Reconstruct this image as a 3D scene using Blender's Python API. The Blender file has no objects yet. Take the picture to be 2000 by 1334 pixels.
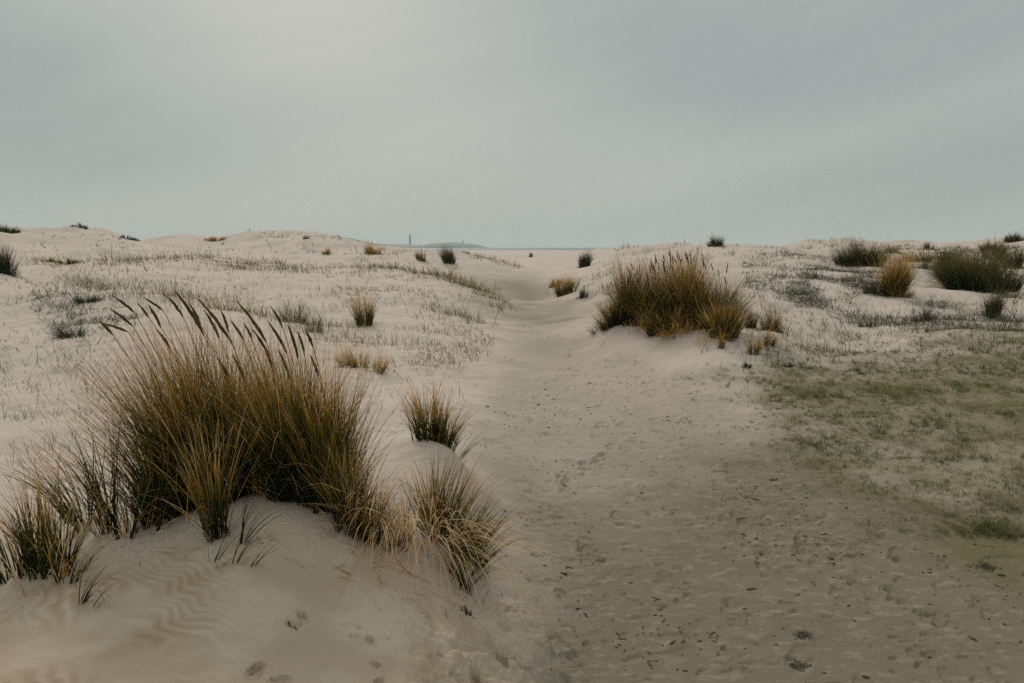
import bpy, math
import numpy as np

RNG = np.random.default_rng(7)
scene = bpy.context.scene
COL = scene.collection

# ------------------------------------------------------------------ camera geometry
F = 2000 * 26.0 / 36.0            # focal length in photo pixels (2000 px wide)
ZC = 1.75                          # eye height
HORIZON = 483.0
P = math.atan((667 - HORIZON) / F)
CP, SP = math.cos(P), math.sin(P)


def ray(u, v):
    a = (np.asarray(u, float) - 1000) / F
    b = (667 - np.asarray(v, float)) / F
    return a, CP + b * SP, -SP + b * CP


def at(u, v, Y):
    """Point of the place seen in direction (u, v), Y metres ahead."""
    a, yc, zc = ray(u, v)
    return np.array([a * Y / yc, Y + 0 * a, ZC + zc * Y / yc])


# ------------------------------------------------------------------ noise
_perm = np.random.default_rng(3).permutation(256)
_perm = np.concatenate([_perm, _perm, _perm])
_ang = np.random.default_rng(4).random(256) * 2 * math.pi
_gx, _gy = np.cos(_ang), np.sin(_ang)


def perlin(x, y):
    x = np.asarray(x, float); y = np.asarray(y, float)
    xi = np.floor(x).astype(np.int64); yi = np.floor(y).astype(np.int64)
    xf = x - xi; yf = y - yi
    xi &= 255; yi &= 255
    u = xf * xf * xf * (xf * (xf * 6 - 15) + 10)
    v = yf * yf * yf * (yf * (yf * 6 - 15) + 10)

    def g(ix, iy, fx, fy):
        h = _perm[_perm[ix & 255] + (iy & 255)]
        return _gx[h] * fx + _gy[h] * fy
    a = g(xi, yi, xf, yf); b = g(xi + 1, yi, xf - 1, yf)
    c = g(xi, yi + 1, xf, yf - 1); d = g(xi + 1, yi + 1, xf - 1, yf - 1)
    return 1.5 * ((a + u * (b - a)) * (1 - v) + (c + u * (d - c)) * v)


def fbm(x, y, s, o=3):
    t = 0; amp = 1.0; k = 1.0 / s
    for i in range(o):
        t = t + amp * perlin(x * k + 17.3 * i, y * k - 9.1 * i)
        amp *= 0.5; k *= 2.03
    return t


def sstep(a, b, x):
    t = np.clip((x - a) / (b - a), 0, 1)
    return t * t * (3 - 2 * t)


# ------------------------------------------------------------------ terrain: surveyed points, joined smoothly
SEEN = [  # (u, v, metres ahead)
    (0, 1334, 2.0), (400, 1334, 2.05), (800, 1334, 2.25), (980, 1334, 2.55),
    (0, 1150, 2.6), (200, 1080, 2.85), (400, 1055, 2.9), (520, 985, 3.15), (650, 1020, 3.1), (740, 1070, 3.05),
    (600, 1160, 2.7), (850, 1150, 3.0), (955, 1185, 3.2), (300, 1200, 2.45), (780, 990, 3.5), (860, 1000, 3.6),
    (780, 890, 4.15), (815, 855, 4.55), (880, 880, 4.45), (930, 950, 4.5), (975, 1000, 4.5), (962, 930, 5.3),
    (760, 760, 7.6), (650, 740, 7.8), (880, 800, 6.6), (940, 790, 7.3),
    (0, 1000, 3.4), (100, 900, 4.4), (0, 850, 5), (200, 780, 6.2), (0, 720, 8), (200, 680, 9), (0, 620, 12.5),
    (100, 565, 14.5), (300, 575, 14.5), (450, 600, 14), (620, 640, 12.5),
    (500, 570, 19), (300, 545, 21), (150, 530, 22), (20, 535, 18),
    (200, 508, 30), (400, 510, 31), (560, 526, 29), (760, 528, 28), (880, 545, 26), (950, 575, 23), (985, 600, 20),
    (700, 620, 14), (700, 690, 10.5), (860, 620, 15), (900, 700, 10.5), (950, 660, 13),
    (60, 505, 42), (300, 495, 50), (450, 490, 52), (600, 500, 46), (700, 505, 44),
    (0, 450, 62), (60, 451, 64), (150, 443, 66), (200, 450, 66), (240, 463, 66), (280, 475, 68), (262, 477, 76), (300, 468, 77), (230, 492, 50), (120, 480, 54), (380, 478, 62), (340, 458, 78), (400, 462, 78), (450, 468, 80),
    (550, 461, 80), (640, 463, 74), (700, 472, 62), (755, 484, 56), (800, 489, 54), (830, 491, 52),
    (900, 491, 50), (960, 505, 48), (1015, 526, 46), (870, 527, 42),
    (1140, 525, 58), (1060, 510, 75), (1200, 505, 60), (1150, 489, 120), (1060, 496, 115), (1230, 487, 100),
    (1300, 479, 80), (1180, 600, 17.5), (1150, 640, 14), (1100, 575, 24), (1150, 555, 25), (1200, 530, 28),
    (1250, 520, 26), (1200, 635, 13), (1300, 660, 11.8), (1400, 665, 11), (1250, 610, 14.5), (1350, 600, 15),
    (1200, 690, 11.6), (1300, 700, 10.9), (1400, 720, 9.8), (1470, 642, 12), (1530, 642, 12), (1480, 690, 10.3),
    (1580, 690, 10.6), (1450, 560, 18), (1550, 560, 18), (1600, 600, 15), (1700, 640, 13), (1800, 680, 10.8),
    (2000, 640, 12.5), (1900, 620, 14), (1600, 650, 12.3), (1450, 510, 26), (1560, 488, 30), (1650, 520, 25),
    (1450, 484, 36), (1380, 481, 42), (1500, 481, 45), (1600, 482, 60), (1700, 484, 60), (1850, 482, 60),
    (1950, 471, 50), (2000, 463, 46), (1850, 540, 22), (1800, 580, 17), (1920, 570, 19), (1980, 540, 24),
    (1750, 583, 16.5), (1830, 510, 32), (1900, 500, 36),
]
KNOWN = [  # (u, metres ahead, height): the path, and hollows behind crests
    (1100, 2.6, .02), (1500, 2.6, 0), (2000, 2.6, 0), (1250, 4, 0), (1700, 4, 0), (2100, 4, .03), (1150, 6, 0),
    (1450, 6, 0), (1800, 6, .05), (2100, 6, .1), (1080, 9, 0), (1300, 9, .02), (1500, 9, .1), (1050, 13, 0),
    (1150, 13, .05), (1030, 18, -.02), (1040, 25, -.02), (1000, 32, -.03), (1050, 40, -.05), (950, 38, .05),
    (1000, 1.5, .06), (-200, 1.5, .45), (2200, 1.5, 0), (600, 1.6, .42),
    (820, 5.6, .3), (640, 4.5, .5), (450, 4.5, .45), (100, 18, .62), (300, 18, .52), (450, 17, .42),
    (200, 38, .9), (400, 40, .85), (560, 36, .6), (760, 35, .5), (880, 33, .2), (950, 30, 0),
    (0, 80, 2), (150, 90, 2), (280, 100, 1.5), (400, 110, 1.2), (550, 110, 1), (700, 85, .6), (800, 75, .2),
    (900, 70, 0), (1000, 60, -.2), (1000, 100, -.2), (900, 110, -.1), (1400, 60, 1), (1560, 38, 1.3),
    (1600, 90, .8), (1850, 90, .8), (2000, 70, 1.5), (1300, 120, .7), (1150, 160, .2),
    (300, 200, .3), (1000, 200, -.2), (1700, 200, .3),
    (-400, 3, .5), (-400, 8, .5), (-400, 20, 1), (-400, 60, 2.6), (2400, 3, .02), (2400, 8, .3), (2400, 20, .9),
    (2400, 55, 2.6),
]
AZK = 2.2
_pts = [at(*c) for c in SEEN] + [np.array([(u - 1000) / F * Y, Y, z]) for u, Y, z in KNOWN]
_pts = np.array(_pts)


def polar(x, y):
    return np.arctan2(x, y), 0.5 * np.log(np.maximum(x * x + y * y, .25))


_ca, _cr = polar(_pts[:, 0], _pts[:, 1])
_ca = _ca * AZK
_C2 = 0.06 ** 2


def _phi(d2):
    return np.sqrt(d2 + _C2)


_K = _phi((_ca[:, None] - _ca[None]) ** 2 + (_cr[:, None] - _cr[None]) ** 2)
_n = len(_ca)
_A = np.zeros((_n + 1, _n + 1)); _A[:_n, :_n] = _K - 0.0006 * np.eye(_n); _A[:_n, _n] = 1; _A[_n, :_n] = 1
_W = np.linalg.solve(_A, np.concatenate([_pts[:, 2], [0]]))


def base_h(x, y):
    x = np.asarray(x, float); y = np.asarray(y, float)
    shp = np.broadcast(x, y).shape
    x = np.broadcast_to(x, shp).ravel(); y = np.broadcast_to(y, shp).ravel()
    out = np.empty(x.size)
    for i in range(0, x.size, 40000):
        az, lr = polar(x[i:i + 40000], y[i:i + 40000])
        azc = np.clip(az, -.95, .95) * AZK
        lrc = np.clip(lr, .3, math.log(230))
        d2 = (azc[:, None] - _ca[None]) ** 2 + (lrc[:, None] - _cr[None]) ** 2
        h = _phi(d2) @ _W[:_n] + _W[_n]
        back = sstep(.9, 1.8, np.abs(az))
        h = h * (1 - back) + .2 * back
        r = np.exp(lr)
        far = sstep(150, 420, r)
        out[i:i + 40000] = h * (1 - far) + far * (-.35 - .9 * sstep(420, 900, r))
    return out.reshape(shp)


_BA = np.linspace(-.75, .75, 700); _BR = np.linspace(math.log(1.3), math.log(320), 620)
_BG = base_h(np.exp(_BR)[:, None] * np.sin(_BA)[None], np.exp(_BR)[:, None] * np.cos(_BA)[None])


def lookup(x, y, ga, gr, G):
    az, lr = polar(np.asarray(x, float), np.asarray(y, float))
    j = np.clip(np.searchsorted(ga, az) - 1, 0, len(ga) - 2); i = np.clip(np.searchsorted(gr, lr) - 1, 0, len(gr) - 2)
    fa = np.clip((az - ga[j]) / (ga[j + 1] - ga[j]), 0, 1); fr = np.clip((lr - gr[i]) / (gr[i + 1] - gr[i]), 0, 1)
    return (G[i, j] * (1 - fa) + G[i, j + 1] * fa) * (1 - fr) + (G[i + 1, j] * (1 - fa) + G[i + 1, j + 1] * fa) * fr


def ground_px(u, v, hfun=None):
    """First point of the terrain met when looking in direction (u, v)."""
    u = np.atleast_1d(np.asarray(u, float)); v = np.atleast_1d(np.asarray(v, float))
    a, yc, zc = ray(u, v)
    ys = np.exp(np.linspace(math.log(1.4), math.log(300), 420))
    res = np.full((u.size, 3), np.nan)
    for i in range(0, u.size, 400):
        aa, yy, zz = a[i:i + 400, None], yc[i:i + 400, None], zc[i:i + 400, None]
        X = aa / yy * ys; Z = ZC + zz / yy * ys; Yv = np.broadcast_to(ys, X.shape)
        G = lookup(X, Yv, _BA, _BR, _BG)
        below = Z < G
        k = below.argmax(1); ok = below.any(1) & (k > 0)
        idx = np.arange(k.size); k0 = np.maximum(k - 1, 0)
        d0 = Z[idx, k0] - G[idx, k0]; d1 = G[idx, k] - Z[idx, k]
        t = d0 / np.maximum(d0 + d1, 1e-9)
        yf = ys[k0] + t * (ys[k] - ys[k0])
        xf = (aa / yy)[:, 0] * yf
        r = np.stack([xf, yf, lookup(xf, yf, _BA, _BR, _BG)], 1)
        r[~ok] = np.nan
        res[i:i + 400] = r
    return res


def poly_mask(px, soft):
    """Soft inside/outside of an area of ground whose corners are given as directions."""
    g = ground_px([p[0] for p in px], [p[1] for p in px])
    for k, p in enumerate(px):                     # corners below the frame: on level ground
        if np.isnan(g[k, 0]):
            a, yc, zc = ray(*p); t = (ZC - .1) / max(-float(zc), 1e-3); g[k] = (float(a) * t, float(yc) * t, .1)
    az, lr = polar(g[:, 0], g[:, 1]); qx, qy = az * AZK, lr

    def f(x, y, wob=0.0):
        az, lr = polar(x, y); X = az * AZK; Y = lr
        inside = np.zeros(X.shape, bool); dist = np.full(X.shape, 1e9)
        n = len(qx)
        for i in range(n):
            x0, y0, x1, y1 = qx[i], qy[i], qx[(i + 1) % n], qy[(i + 1) % n]
            c = ((y0 > Y) != (y1 > Y)) & (X < (x1 - x0) * (Y - y0) / (y1 - y0 + 1e-12) + x0)
            inside ^= c
            t = np.clip(((X - x0) * (x1 - x0) + (Y - y0) * (y1 - y0)) / ((x1 - x0) ** 2 + (y1 - y0) ** 2 + 1e-12), 0, 1)
            dist = np.minimum(dist, np.hypot(X - x0 - t * (x1 - x0), Y - y0 - t * (y1 - y0)))
        sd = np.where(inside, dist, -dist) + wob
        return sstep(-soft, soft, sd)
    return f


PATH = poly_mask([(1045, 3000), (1030, 1334), (1000, 1200), (985, 1040), (955, 930), (935, 850), (955, 760), (985, 690), (1003, 625),
                  (992, 585), (950, 557), (960, 545), (1040, 545), (1085, 560), (1085, 600), (1110, 650), (1250, 705), (1400, 750),
                  (1530, 800), (1600, 880), (1800, 960), (2150, 1040), (3600, 1100), (3900, 3500), (1500, 3500)], .10)
TURF = poly_mask([(1470, 760), (1520, 850), (1630, 950), (1800, 1040), (2150, 1160), (3300, 1160), (2700, 640), (1950, 640), (1760, 690), (1620, 700),
                  (1500, 725)], .20)
DAMP_VIGNETTE = poly_mask([(1030, 3500), (1010, 1250), (1000, 1050), (990, 950), (1150, 930), (1450, 880), (1650, 880), (2150, 940), (3600, 1000),
                  (3900, 3500), (1500, 3500)], .30)  # near and right darkening: lens vignette painted into sand colour, plus darker ground
FRONT = poly_mask([(-300, 3000), (-200, 1060), (200, 1085), (400, 1060), (520, 990), (700, 1055), (850, 1150), (1010, 1200), (1050, 1334), (1050, 3000)], .10)
RIP_A = poly_mask([(-100, 1420), (-100, 1170), (60, 1160), (180, 1110), (300, 1075), (400, 1110), (380, 1200), (430, 1330), (420, 1420)], .22)
RIP_B = poly_mask([(720, 900), (780, 860), (850, 870), (830, 930), (740, 960)], .08)


def detail(x, y):
    """Terrain relief down to the wind ripples (everything but prints)."""
    r = np.hypot(x, y)
    pth = PATH(x, y, .03 * fbm(x, y, .8))
    rough = 1 - .8 * pth
    z = base_h(x, y)
    z = z + rough * (.045 * fbm(x, y, 1.1, 3) * sstep(2, 7, r) + .10 * fbm(x - 20, y + 8, 3.4, 3) * sstep(6, 14, r) * (1 - .8 * sstep(200, 400, r)) + .012 * fbm(x, y, .35, 2) * sstep(3, 6, r))
    z = z + .17 * fbm(x + 40, y, 7, 3) * sstep(22, 60, r) * (1 - sstep(150, 300, r)) + 0.62 * np.maximum(0, fbm(x - 60, y + 31, 8, 4) - .1) * sstep(34, 52, r) * (1 - sstep(90, 130, r)) * sstep(.04, .16, np.abs(np.arctan2(x, y) + .01)) + .004 * fbm(x, y, .3, 2) + .012 * pth * fbm(x, y, .9, 2)
    return z


# ------------------------------------------------------------------ mesh and property helpers
def make_mesh(name, V, Fc, mat, parent=None, base=None, attrs=None, smooth=True):
    V = np.asarray(V, np.float64)
    if base is not None:
        V = V - np.asarray(base)
    me = bpy.data.meshes.new(name)
    me.vertices.add(len(V)); me.vertices.foreach_set('co', V.astype(np.float32).ravel())
    Fc = [np.asarray(f, np.int32) for f in (Fc if isinstance(Fc, list) else [Fc]) if len(f)]
    loops = np.concatenate([f.ravel() for f in Fc])
    tot = np.concatenate([np.full(len(f), f.shape[1], np.int32) for f in Fc])
    st = np.concatenate([[0], np.cumsum(tot)[:-1]]).astype(np.int32)
    me.loops.add(len(loops)); me.loops.foreach_set('vertex_index', loops)
    me.polygons.add(len(tot)); me.polygons.foreach_set('loop_start', st)
    me.polygons.foreach_set('use_smooth', np.full(len(tot), smooth, bool))
    for k, a in (attrs or {}).items():
        at_ = me.attributes.new(k, 'FLOAT', 'POINT'); at_.data.foreach_set('value', np.asarray(a, np.float32))
    me.update(calc_edges=True); me.validate()
    me.materials.append(mat)
    o = bpy.data.objects.new(name, me); COL.objects.link(o)
    if parent is not None:
        o.parent = parent
    elif base is not None:
        o.location = base
    return o


def tag(o, label=None, cat=None, group=None, kind=None):
    for k, v in (('label', label), ('category', cat), ('group', group), ('kind', kind)):
        if v: o[k] = v
    return o


def empty(name, loc):
    e = bpy.data.objects.new(name, None); e.location = loc; e.empty_display_size = .1
    COL.objects.link(e); return e


# ------------------------------------------------------------------ materials
def new_mat(name):
    m = bpy.data.materials.new(name); m.use_nodes = True
    m.node_tree.nodes.clear()
    return m, m.node_tree.nodes, m.node_tree.links


def N(nodes, t, **kw):
    n = nodes.new(t)
    for k, v in kw.items(): setattr(n, k, v)
    return n


def ramp(nodes, stops):
    n = nodes.new('ShaderNodeValToRGB'); e = n.color_ramp.elements
    while len(e) < len(stops): e.new(.5)
    for k, (p, c) in zip(e, stops): k.position = p; k.color = (*c, 1)
    return n


def math_(nt, op, a, b=None, c=None, clamp=False):
    n = nt.nodes.new('ShaderNodeMath'); n.operation = op; n.use_clamp = clamp
    for i, v in enumerate((a, b, c)):
        if v is None: continue
        if isinstance(v, (int, float)): n.inputs[i].default_value = v
        else: nt.links.new(v, n.inputs[i])
    return n.outputs[0]


def mixc(nt, f, a, b):
    n = nt.nodes.new('ShaderNodeMix'); n.data_type = 'RGBA'
    for s, v in ((n.inputs[0], f), (n.inputs[6], a), (n.inputs[7], b)):
        if isinstance(v, (int, float)): s.default_value = v
        elif isinstance(v, tuple): s.default_value = (*v, 1)
        else: nt.links.new(v, s)
    return n.outputs[2]


def noise(nt, vec, scale, detail=3, rough=.55):
    n = nt.nodes.new('ShaderNodeTexNoise'); n.inputs['Scale'].default_value = scale
    n.inputs['Detail'].default_value = detail; n.inputs['Roughness'].default_value = rough
    if vec is not None: nt.links.new(vec, n.inputs['Vector'])
    return n.outputs['Fac']


def mrange(nt, v, a, b, c=0., d=1., smooth=True):
    n = nt.nodes.new('ShaderNodeMapRange'); n.interpolation_type = 'SMOOTHSTEP' if smooth else 'LINEAR'
    nt.links.new(v, n.inputs[0])
    for i, k in enumerate((a, b, c, d)): n.inputs[i + 1].default_value = k
    return n.outputs[0]


def sand_material():
    m, ns, lk = new_mat('sand'); nt = m.node_tree
    tc = ns.new('ShaderNodeTexCoord').outputs['Object']

    def attr(n):
        a = ns.new('ShaderNodeAttribute'); a.attribute_name = n; return a.outputs['Fac']
    damp_vignette, turf, tint, front, fleck = attr('damp_vignette'), attr('turf'), attr('tint'), attr('front'), attr('fleck')
    dry = mixc(nt, noise(nt, tc, .9, 4), (.485, .388, .325), (.585, .480, .414))
    dark_sand = mixc(nt, noise(nt, tc, 3.5, 5, .65), (.148, .117, .082), (.222, .180, .134))  # damp sand colour, darkened further for the painted vignette
    # dry sand lying in streaks over the damp sand
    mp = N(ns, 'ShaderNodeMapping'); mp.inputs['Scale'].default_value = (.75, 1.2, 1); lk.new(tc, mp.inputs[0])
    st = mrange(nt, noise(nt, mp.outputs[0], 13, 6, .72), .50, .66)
    damp_vignette_f = math_(nt, 'MULTIPLY', damp_vignette, math_(nt, 'SUBTRACT', 1, math_(nt, 'MULTIPLY', st, .24)))
    col = mixc(nt, damp_vignette_f, dry, dark_sand)
    # warm, coarser sand of the near dune
    fr = mixc(nt, mrange(nt, noise(nt, tc, 3.2, 4), .38, .66), (.40, .298, .210), (.50, .398, .302))
    col = mixc(nt, math_(nt, 'MULTIPLY', front, .85), col, fr)
    col = mixc(nt, math_(nt, 'MULTIPLY', tint, .75), col, (.25, .155, .075))
    # mossy soil under the turf
    g1 = mrange(nt, noise(nt, tc, 1.5, 6, .62), .42, .66)
    g2 = mixc(nt, noise(nt, tc, 22, 3), (.080, .076, .024), (.165, .130, .056))
    col = mixc(nt, math_(nt, 'MULTIPLY', turf, math_(nt, 'ADD', .78, math_(nt, 'MULTIPLY', g1, .22))), col, g2)
    # dark specks: shell and plant crumbs
    sp = mrange(nt, noise(nt, mp.outputs[0], 42, 3, .6), .70, .74)
    col = mixc(nt, math_(nt, 'MULTIPLY', sp, math_(nt, 'MULTIPLY', fleck, .7)), col, (.075, .062, .042))
    gr = noise(nt, tc, 420, 2)
    col = mixc(nt, math_(nt, 'MULTIPLY', mrange(nt, gr, .50, .72), .42), col, (.17, .125, .085))
    bs = ns.new('ShaderNodeBsdfPrincipled'); bs.inputs['Roughness'].default_value = .95
    bs.inputs['Specular IOR Level'].default_value = .12
    lk.new(col, bs.inputs['Base Color'])
    h = math_(nt, 'ADD', math_(nt, 'MULTIPLY', gr, .0016), math_(nt, 'MULTIPLY', noise(nt, tc, 60, 4, .6), .008))
    bp = ns.new('ShaderNodeBump'); bp.inputs['Strength'].default_value = .75; bp.inputs['Distance'].default_value = 1.0
    lk.new(h, bp.inputs['Height']); lk.new(bp.outputs[0], bs.inputs['Normal'])
    out = ns.new('ShaderNodeOutputMaterial'); lk.new(bs.outputs[0], out.inputs[0])
    return m


def blade_material(name, stops, trans=.3, rough=.6):
    m, ns, lk = new_mat(name); nt = m.node_tree
    a = ns.new('ShaderNodeAttribute'); a.attribute_name = 'dry'
    tc = ns.new('ShaderNodeTexCoord').outputs['Object']
    f = math_(nt, 'ADD', a.outputs['Fac'], math_(nt, 'MULTIPLY', math_(nt, 'SUBTRACT', noise(nt, tc, 6, 2), .5), .3))
    rp = ramp(ns, stops); lk.new(f, rp.inputs[0])
    bs = ns.new('ShaderNodeBsdfPrincipled'); bs.inputs['Roughness'].default_value = rough
    bs.inputs['Specular IOR Level'].default_value = .25
    lk.new(rp.outputs[0], bs.inputs['Base Color'])
    tr = ns.new('ShaderNodeBsdfTranslucent'); lk.new(rp.outputs[0], tr.inputs[0])
    mx = ns.new('ShaderNodeMixShader'); mx.inputs[0].default_value = trans
    lk.new(bs.outputs[0], mx.inputs[1]); lk.new(tr.outputs[0], mx.inputs[2])
    out = ns.new('ShaderNodeOutputMaterial'); lk.new(mx.outputs[0], out.inputs[0])
    return m


def plain_material(name, c0, c1, scale, rough=.8, bump=0.0):
    m, ns, lk = new_mat(name); nt = m.node_tree
    tc = ns.new('ShaderNodeTexCoord').outputs['Object']
    nz = noise(nt, tc, scale, 4)
    bs = ns.new('ShaderNodeBsdfPrincipled'); bs.inputs['Roughness'].default_value = rough
    lk.new(mixc(nt, nz, c0, c1), bs.inputs['Base Color'])
    if bump:
        b = ns.new('ShaderNodeBump'); b.inputs['Distance'].default_value = bump; lk.new(nz, b.inputs['Height']); lk.new(b.outputs[0], bs.inputs['Normal'])
    out = ns.new('ShaderNodeOutputMaterial'); lk.new(bs.outputs[0], out.inputs[0])
    return m


SAND = sand_material()
MARRAM = blade_material('marram_leaf', [(0, (.014, .022, .006)), (.22, (.038, .047, .009)), (.45, (.128, .103, .018)), (.68, (.47, .235, .034)), (.82, (.56, .32, .09)), (1, (.72, .52, .29))], .42)
DARK = blade_material('dark_marram_leaf', [(0, (.012, .021, .008)), (.35, (.040, .050, .012)), (.65, (.105, .086, .018)), (1, (.27, .175, .07))], .3)
GREY = blade_material('grey_green_leaf', [(0, (.030, .042, .025)), (.5, (.078, .084, .048)), (1, (.19, .15, .08))], .2)
DUNEG = blade_material('dune_grass_leaf', [(0, (.050, .054, .018)), (.4, (.125, .106, .032)), (.7, (.23, .165, .06)), (1, (.36, .28, .16))], .25)
TURFM = blade_material('turf_leaf', [(0, (.045, .068, .016)), (.4, (.098, .112, .028)), (.7, (.17, .145, .065)), (1, (.30, .24, .14))], .3)
SEED = blade_material('seed_head_brown', [(0, (.035, .023, .010)), (.5, (.072, .046, .018)), (1, (.15, .095, .04))], .1, .8)
DEBRIS = plain_material('dried_plant_bits', (.035, .028, .018), (.11, .085, .05), 40)
WOOD = plain_material('twig_bark', (.05, .036, .022), (.13, .095, .06), 60, .85, .002)


# ------------------------------------------------------------------ ground
_GRID = {}


def build_ground():
    azf = np.radians(np.linspace(-40, 40, 1060))
    out_ = np.radians(np.linspace(40, 320, 90))[1:-1]
    az = np.concatenate([azf, out_]); na = len(az)
    lr = [math.log(.4)]
    while math.exp(lr[-1]) < 7800:
        r = math.exp(lr[-1])
        lr.append(lr[-1] + (.05 if r < 1.3 else .0034 if r < 9 else .005 if r < 24 else .0085 if r < 130 else .05 if r < 900 else .2))
    lr = np.array(lr); nr = len(lr)
    R = np.exp(lr)[:, None]; X = R * np.sin(az)[None]; Y = R * np.cos(az)[None]
    x, y = X.ravel(), Y.ravel(); r = np.hypot(x, y)
    wob = .04 * fbm(x, y, .7)
    pth = PATH(x, y, wob); turf = TURF(x, y, .15 * fbm(x, y, .9, 4)); damp_vignette0 = DAMP_VIGNETTE(x, y, .15 * fbm(x, y, 1.3, 3))
    front = FRONT(x, y, wob); ra = RIP_A(x, y); rb = RIP_B(x, y)
    Z = detail(x, y)
    near = 1 - sstep(9, 16, r)
    # wind ripples
    ph = (x * .55 + y * .83) / .048 + 2.9 * fbm(x, y, .5, 3)
    ph2 = (x * .25 - y * .97) / .055 + 1.4 * fbm(x, y, .3, 2)
    w1 = .5 + .5 * np.sin(2 * math.pi * ph); w2 = .5 + .5 * np.sin(2 * math.pi * ph2)
    patch = sstep(-.45, .4, fbm(x + 9, y, .5, 2))
    Z += .0042 * (ra * w1 * patch + rb * w2)
    tint = np.clip(ra * (1 - w1) * patch * .8 + rb * (1 - w2) * .35 + front * .5 * sstep(.25, .8, fbm(x, y - 3, .55, 3)), 0, 1)
    # scuffed crust on the path: low plates with broken edges, small pits
    c = fbm(x * .8, y * 1.15, .26, 4)
    Z += near * pth * (.007 * sstep(.05, .32, c) * (.4 + .6 * sstep(-.3, .3, fbm(x, y, 1.2, 2))))
    pit = fbm(x * .8 + 50, y * 1.2, .11, 3)
    Z -= near * pth * .009 * sstep(.46, .8, pit)
    kick = sstep(.1, .5, fbm(x + 5, y + 2, .9, 2))
    Z += near * (1 - pth) * (1 - front) * .02 * fbm(x, y, .16, 3) * kick
    # broken edge of the near dune and the trodden sand at its foot
    g = ground_px([1010, 900, 960], [1300, 1310, 1200])
    for gx, gy, _ in g:
        d = np.hypot(x - gx, y - gy); Z += .028 * np.exp(-(d / .25) ** 2) * fbm(x, y, .09, 4)
    Z = Z.reshape(nr, na)
    # prints of shoes, and of a bird or dog, as dents with a raised rim
    rng = np.random.default_rng(21)

    def dent(px, py, hd, ln, wd, dp, rim=.35):
        pr = math.hypot(px, py); pa = math.atan2(px, py)
        i0, i1 = np.searchsorted(lr, [math.log(max(pr - .3, .45)), math.log(pr + .3)])
        j0, j1 = np.searchsorted(azf, [pa - .3 / pr, pa + .3 / pr])
        if j1 - j0 < 3 or i1 - i0 < 3: return
        sx, sy = X[i0:i1, j0:j1] - px, Y[i0:i1, j0:j1] - py
        a = (sx * math.sin(hd) + sy * math.cos(hd)) / ln; b = (sx * math.cos(hd) - sy * math.sin(hd)) / wd
        b = b * (1 + .25 * a)
        q = np.sqrt(a * a + b * b) + .25 * fbm(sx + px, sy + py, .06, 2)
        Z[i0:i1, j0:j1] += -dp * (1 - sstep(.72, 1.0, q)) * (.75 + .25 * np.clip(-a, -1, 1)) + dp * rim * np.exp(-((q - 1.12) / .14) ** 2)
    for k in range(130):                                   # lines of steps along the path
        t0 = rng.uniform(2.6, 15); lane = rng.uniform(-.9, 1.0)
        n = rng.integers(2, 6); hd = rng.normal(0, .25) + (math.pi if rng.random() < .4 else 0)
        cx = lane * (1.1 if t0 < 8 else .8) + .95 + .04 * t0; cy = t0
        for s in range(n):
            sx = cx + math.sin(hd) * .62 * s + (.1 if s % 2 else -.1); sy = cy + math.cos(hd) * .62 * s
            if PATH(np.array([sx]), np.array([sy]))[0] < .5: continue
            dp = rng.uniform(.005, .014); h2 = hd + rng.normal(0, .15)
            if rng.random() < .6: dent(sx, sy, h2, .15, .055, dp)
            dent(sx - .04 * math.sin(h2), sy - .04 * math.cos(h2), h2, .05, .035, dp * .9)
            if rng.random() < .5: dent(sx + .09 * math.sin(h2), sy + .09 * math.cos(h2), h2 + 1.57, .045, .02, dp)
    for k in range(1300):
        sx, sy = rng.uniform(-.6, 6), rng.uniform(2.4, 14)
        if PATH(np.array([sx]), np.array([sy]))[0] < .5: continue
        dent(sx, sy, rng.uniform(0, 3.1), rng.uniform(.012, .04), rng.uniform(.007, .018), rng.uniform(.006, .014))
    for u, v, s in [(575, 1220, .05), (680, 1220, .03), (692, 1243, .03), (722, 1252, .045), (735, 1300, .035), (700, 1225, .02), (760, 1250, .02),
                    (500, 1310, .06), (590, 1205, .05), (545, 1330, .05), (740, 1330, .04), (860, 1280, .03), (900, 1190, .05), (905, 1165, .05),
                    (830, 1200, .03), (845, 1240, .035), (930, 1320, .06), (980, 1290, .07), (1020, 1300, .06), (890, 1320, .05)]:
        gx, gy, _ = ground_px(u, v)[0]
        dent(gx, gy, rng.uniform(0, 3), s * .62, s * .28, s * .45, .5)
    _GRID.update(a=azf, r=lr, z=Z[:, :len(azf)].copy())
    Z = Z.ravel()
    V = np.stack([x, y, Z], 1)
    i = np.arange(nr - 1)[:, None]; j = np.arange(na)[None]; j2 = (j + 1) % na
    Fq = np.stack([i * na + j, i * na + j2, (i + 1) * na + j2, (i + 1) * na + j], -1).reshape(-1, 4)
    V = np.concatenate([V, [[0, 0, V[:na, 2].mean()]]])
    ft = np.stack([np.full(na, len(V) - 1), (np.arange(na) + 1) % na, np.arange(na)], 1)
    damp_vignette = np.clip(pth * (.42 + .10 * fbm(x, y, 2.5, 2) + .60 * damp_vignette0) + .55 * sstep(200, 500, r) * 0, 0, 1)  # damp path, with vignette darkening painted in toward the near right
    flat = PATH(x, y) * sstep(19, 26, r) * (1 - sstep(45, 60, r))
    damp_vignette = np.maximum(damp_vignette, .9 * flat)
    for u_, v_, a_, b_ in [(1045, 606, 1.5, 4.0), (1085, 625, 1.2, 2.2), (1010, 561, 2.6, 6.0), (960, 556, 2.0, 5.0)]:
        q = ground_px(u_, v_)[0]; damp_vignette = np.maximum(damp_vignette, .85 * np.exp(-((x - q[0]) / a_) ** 2 - ((y - q[1]) / b_) ** 2) * (.8 + .4 * fbm(x, y, 1.2, 2)))
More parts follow.
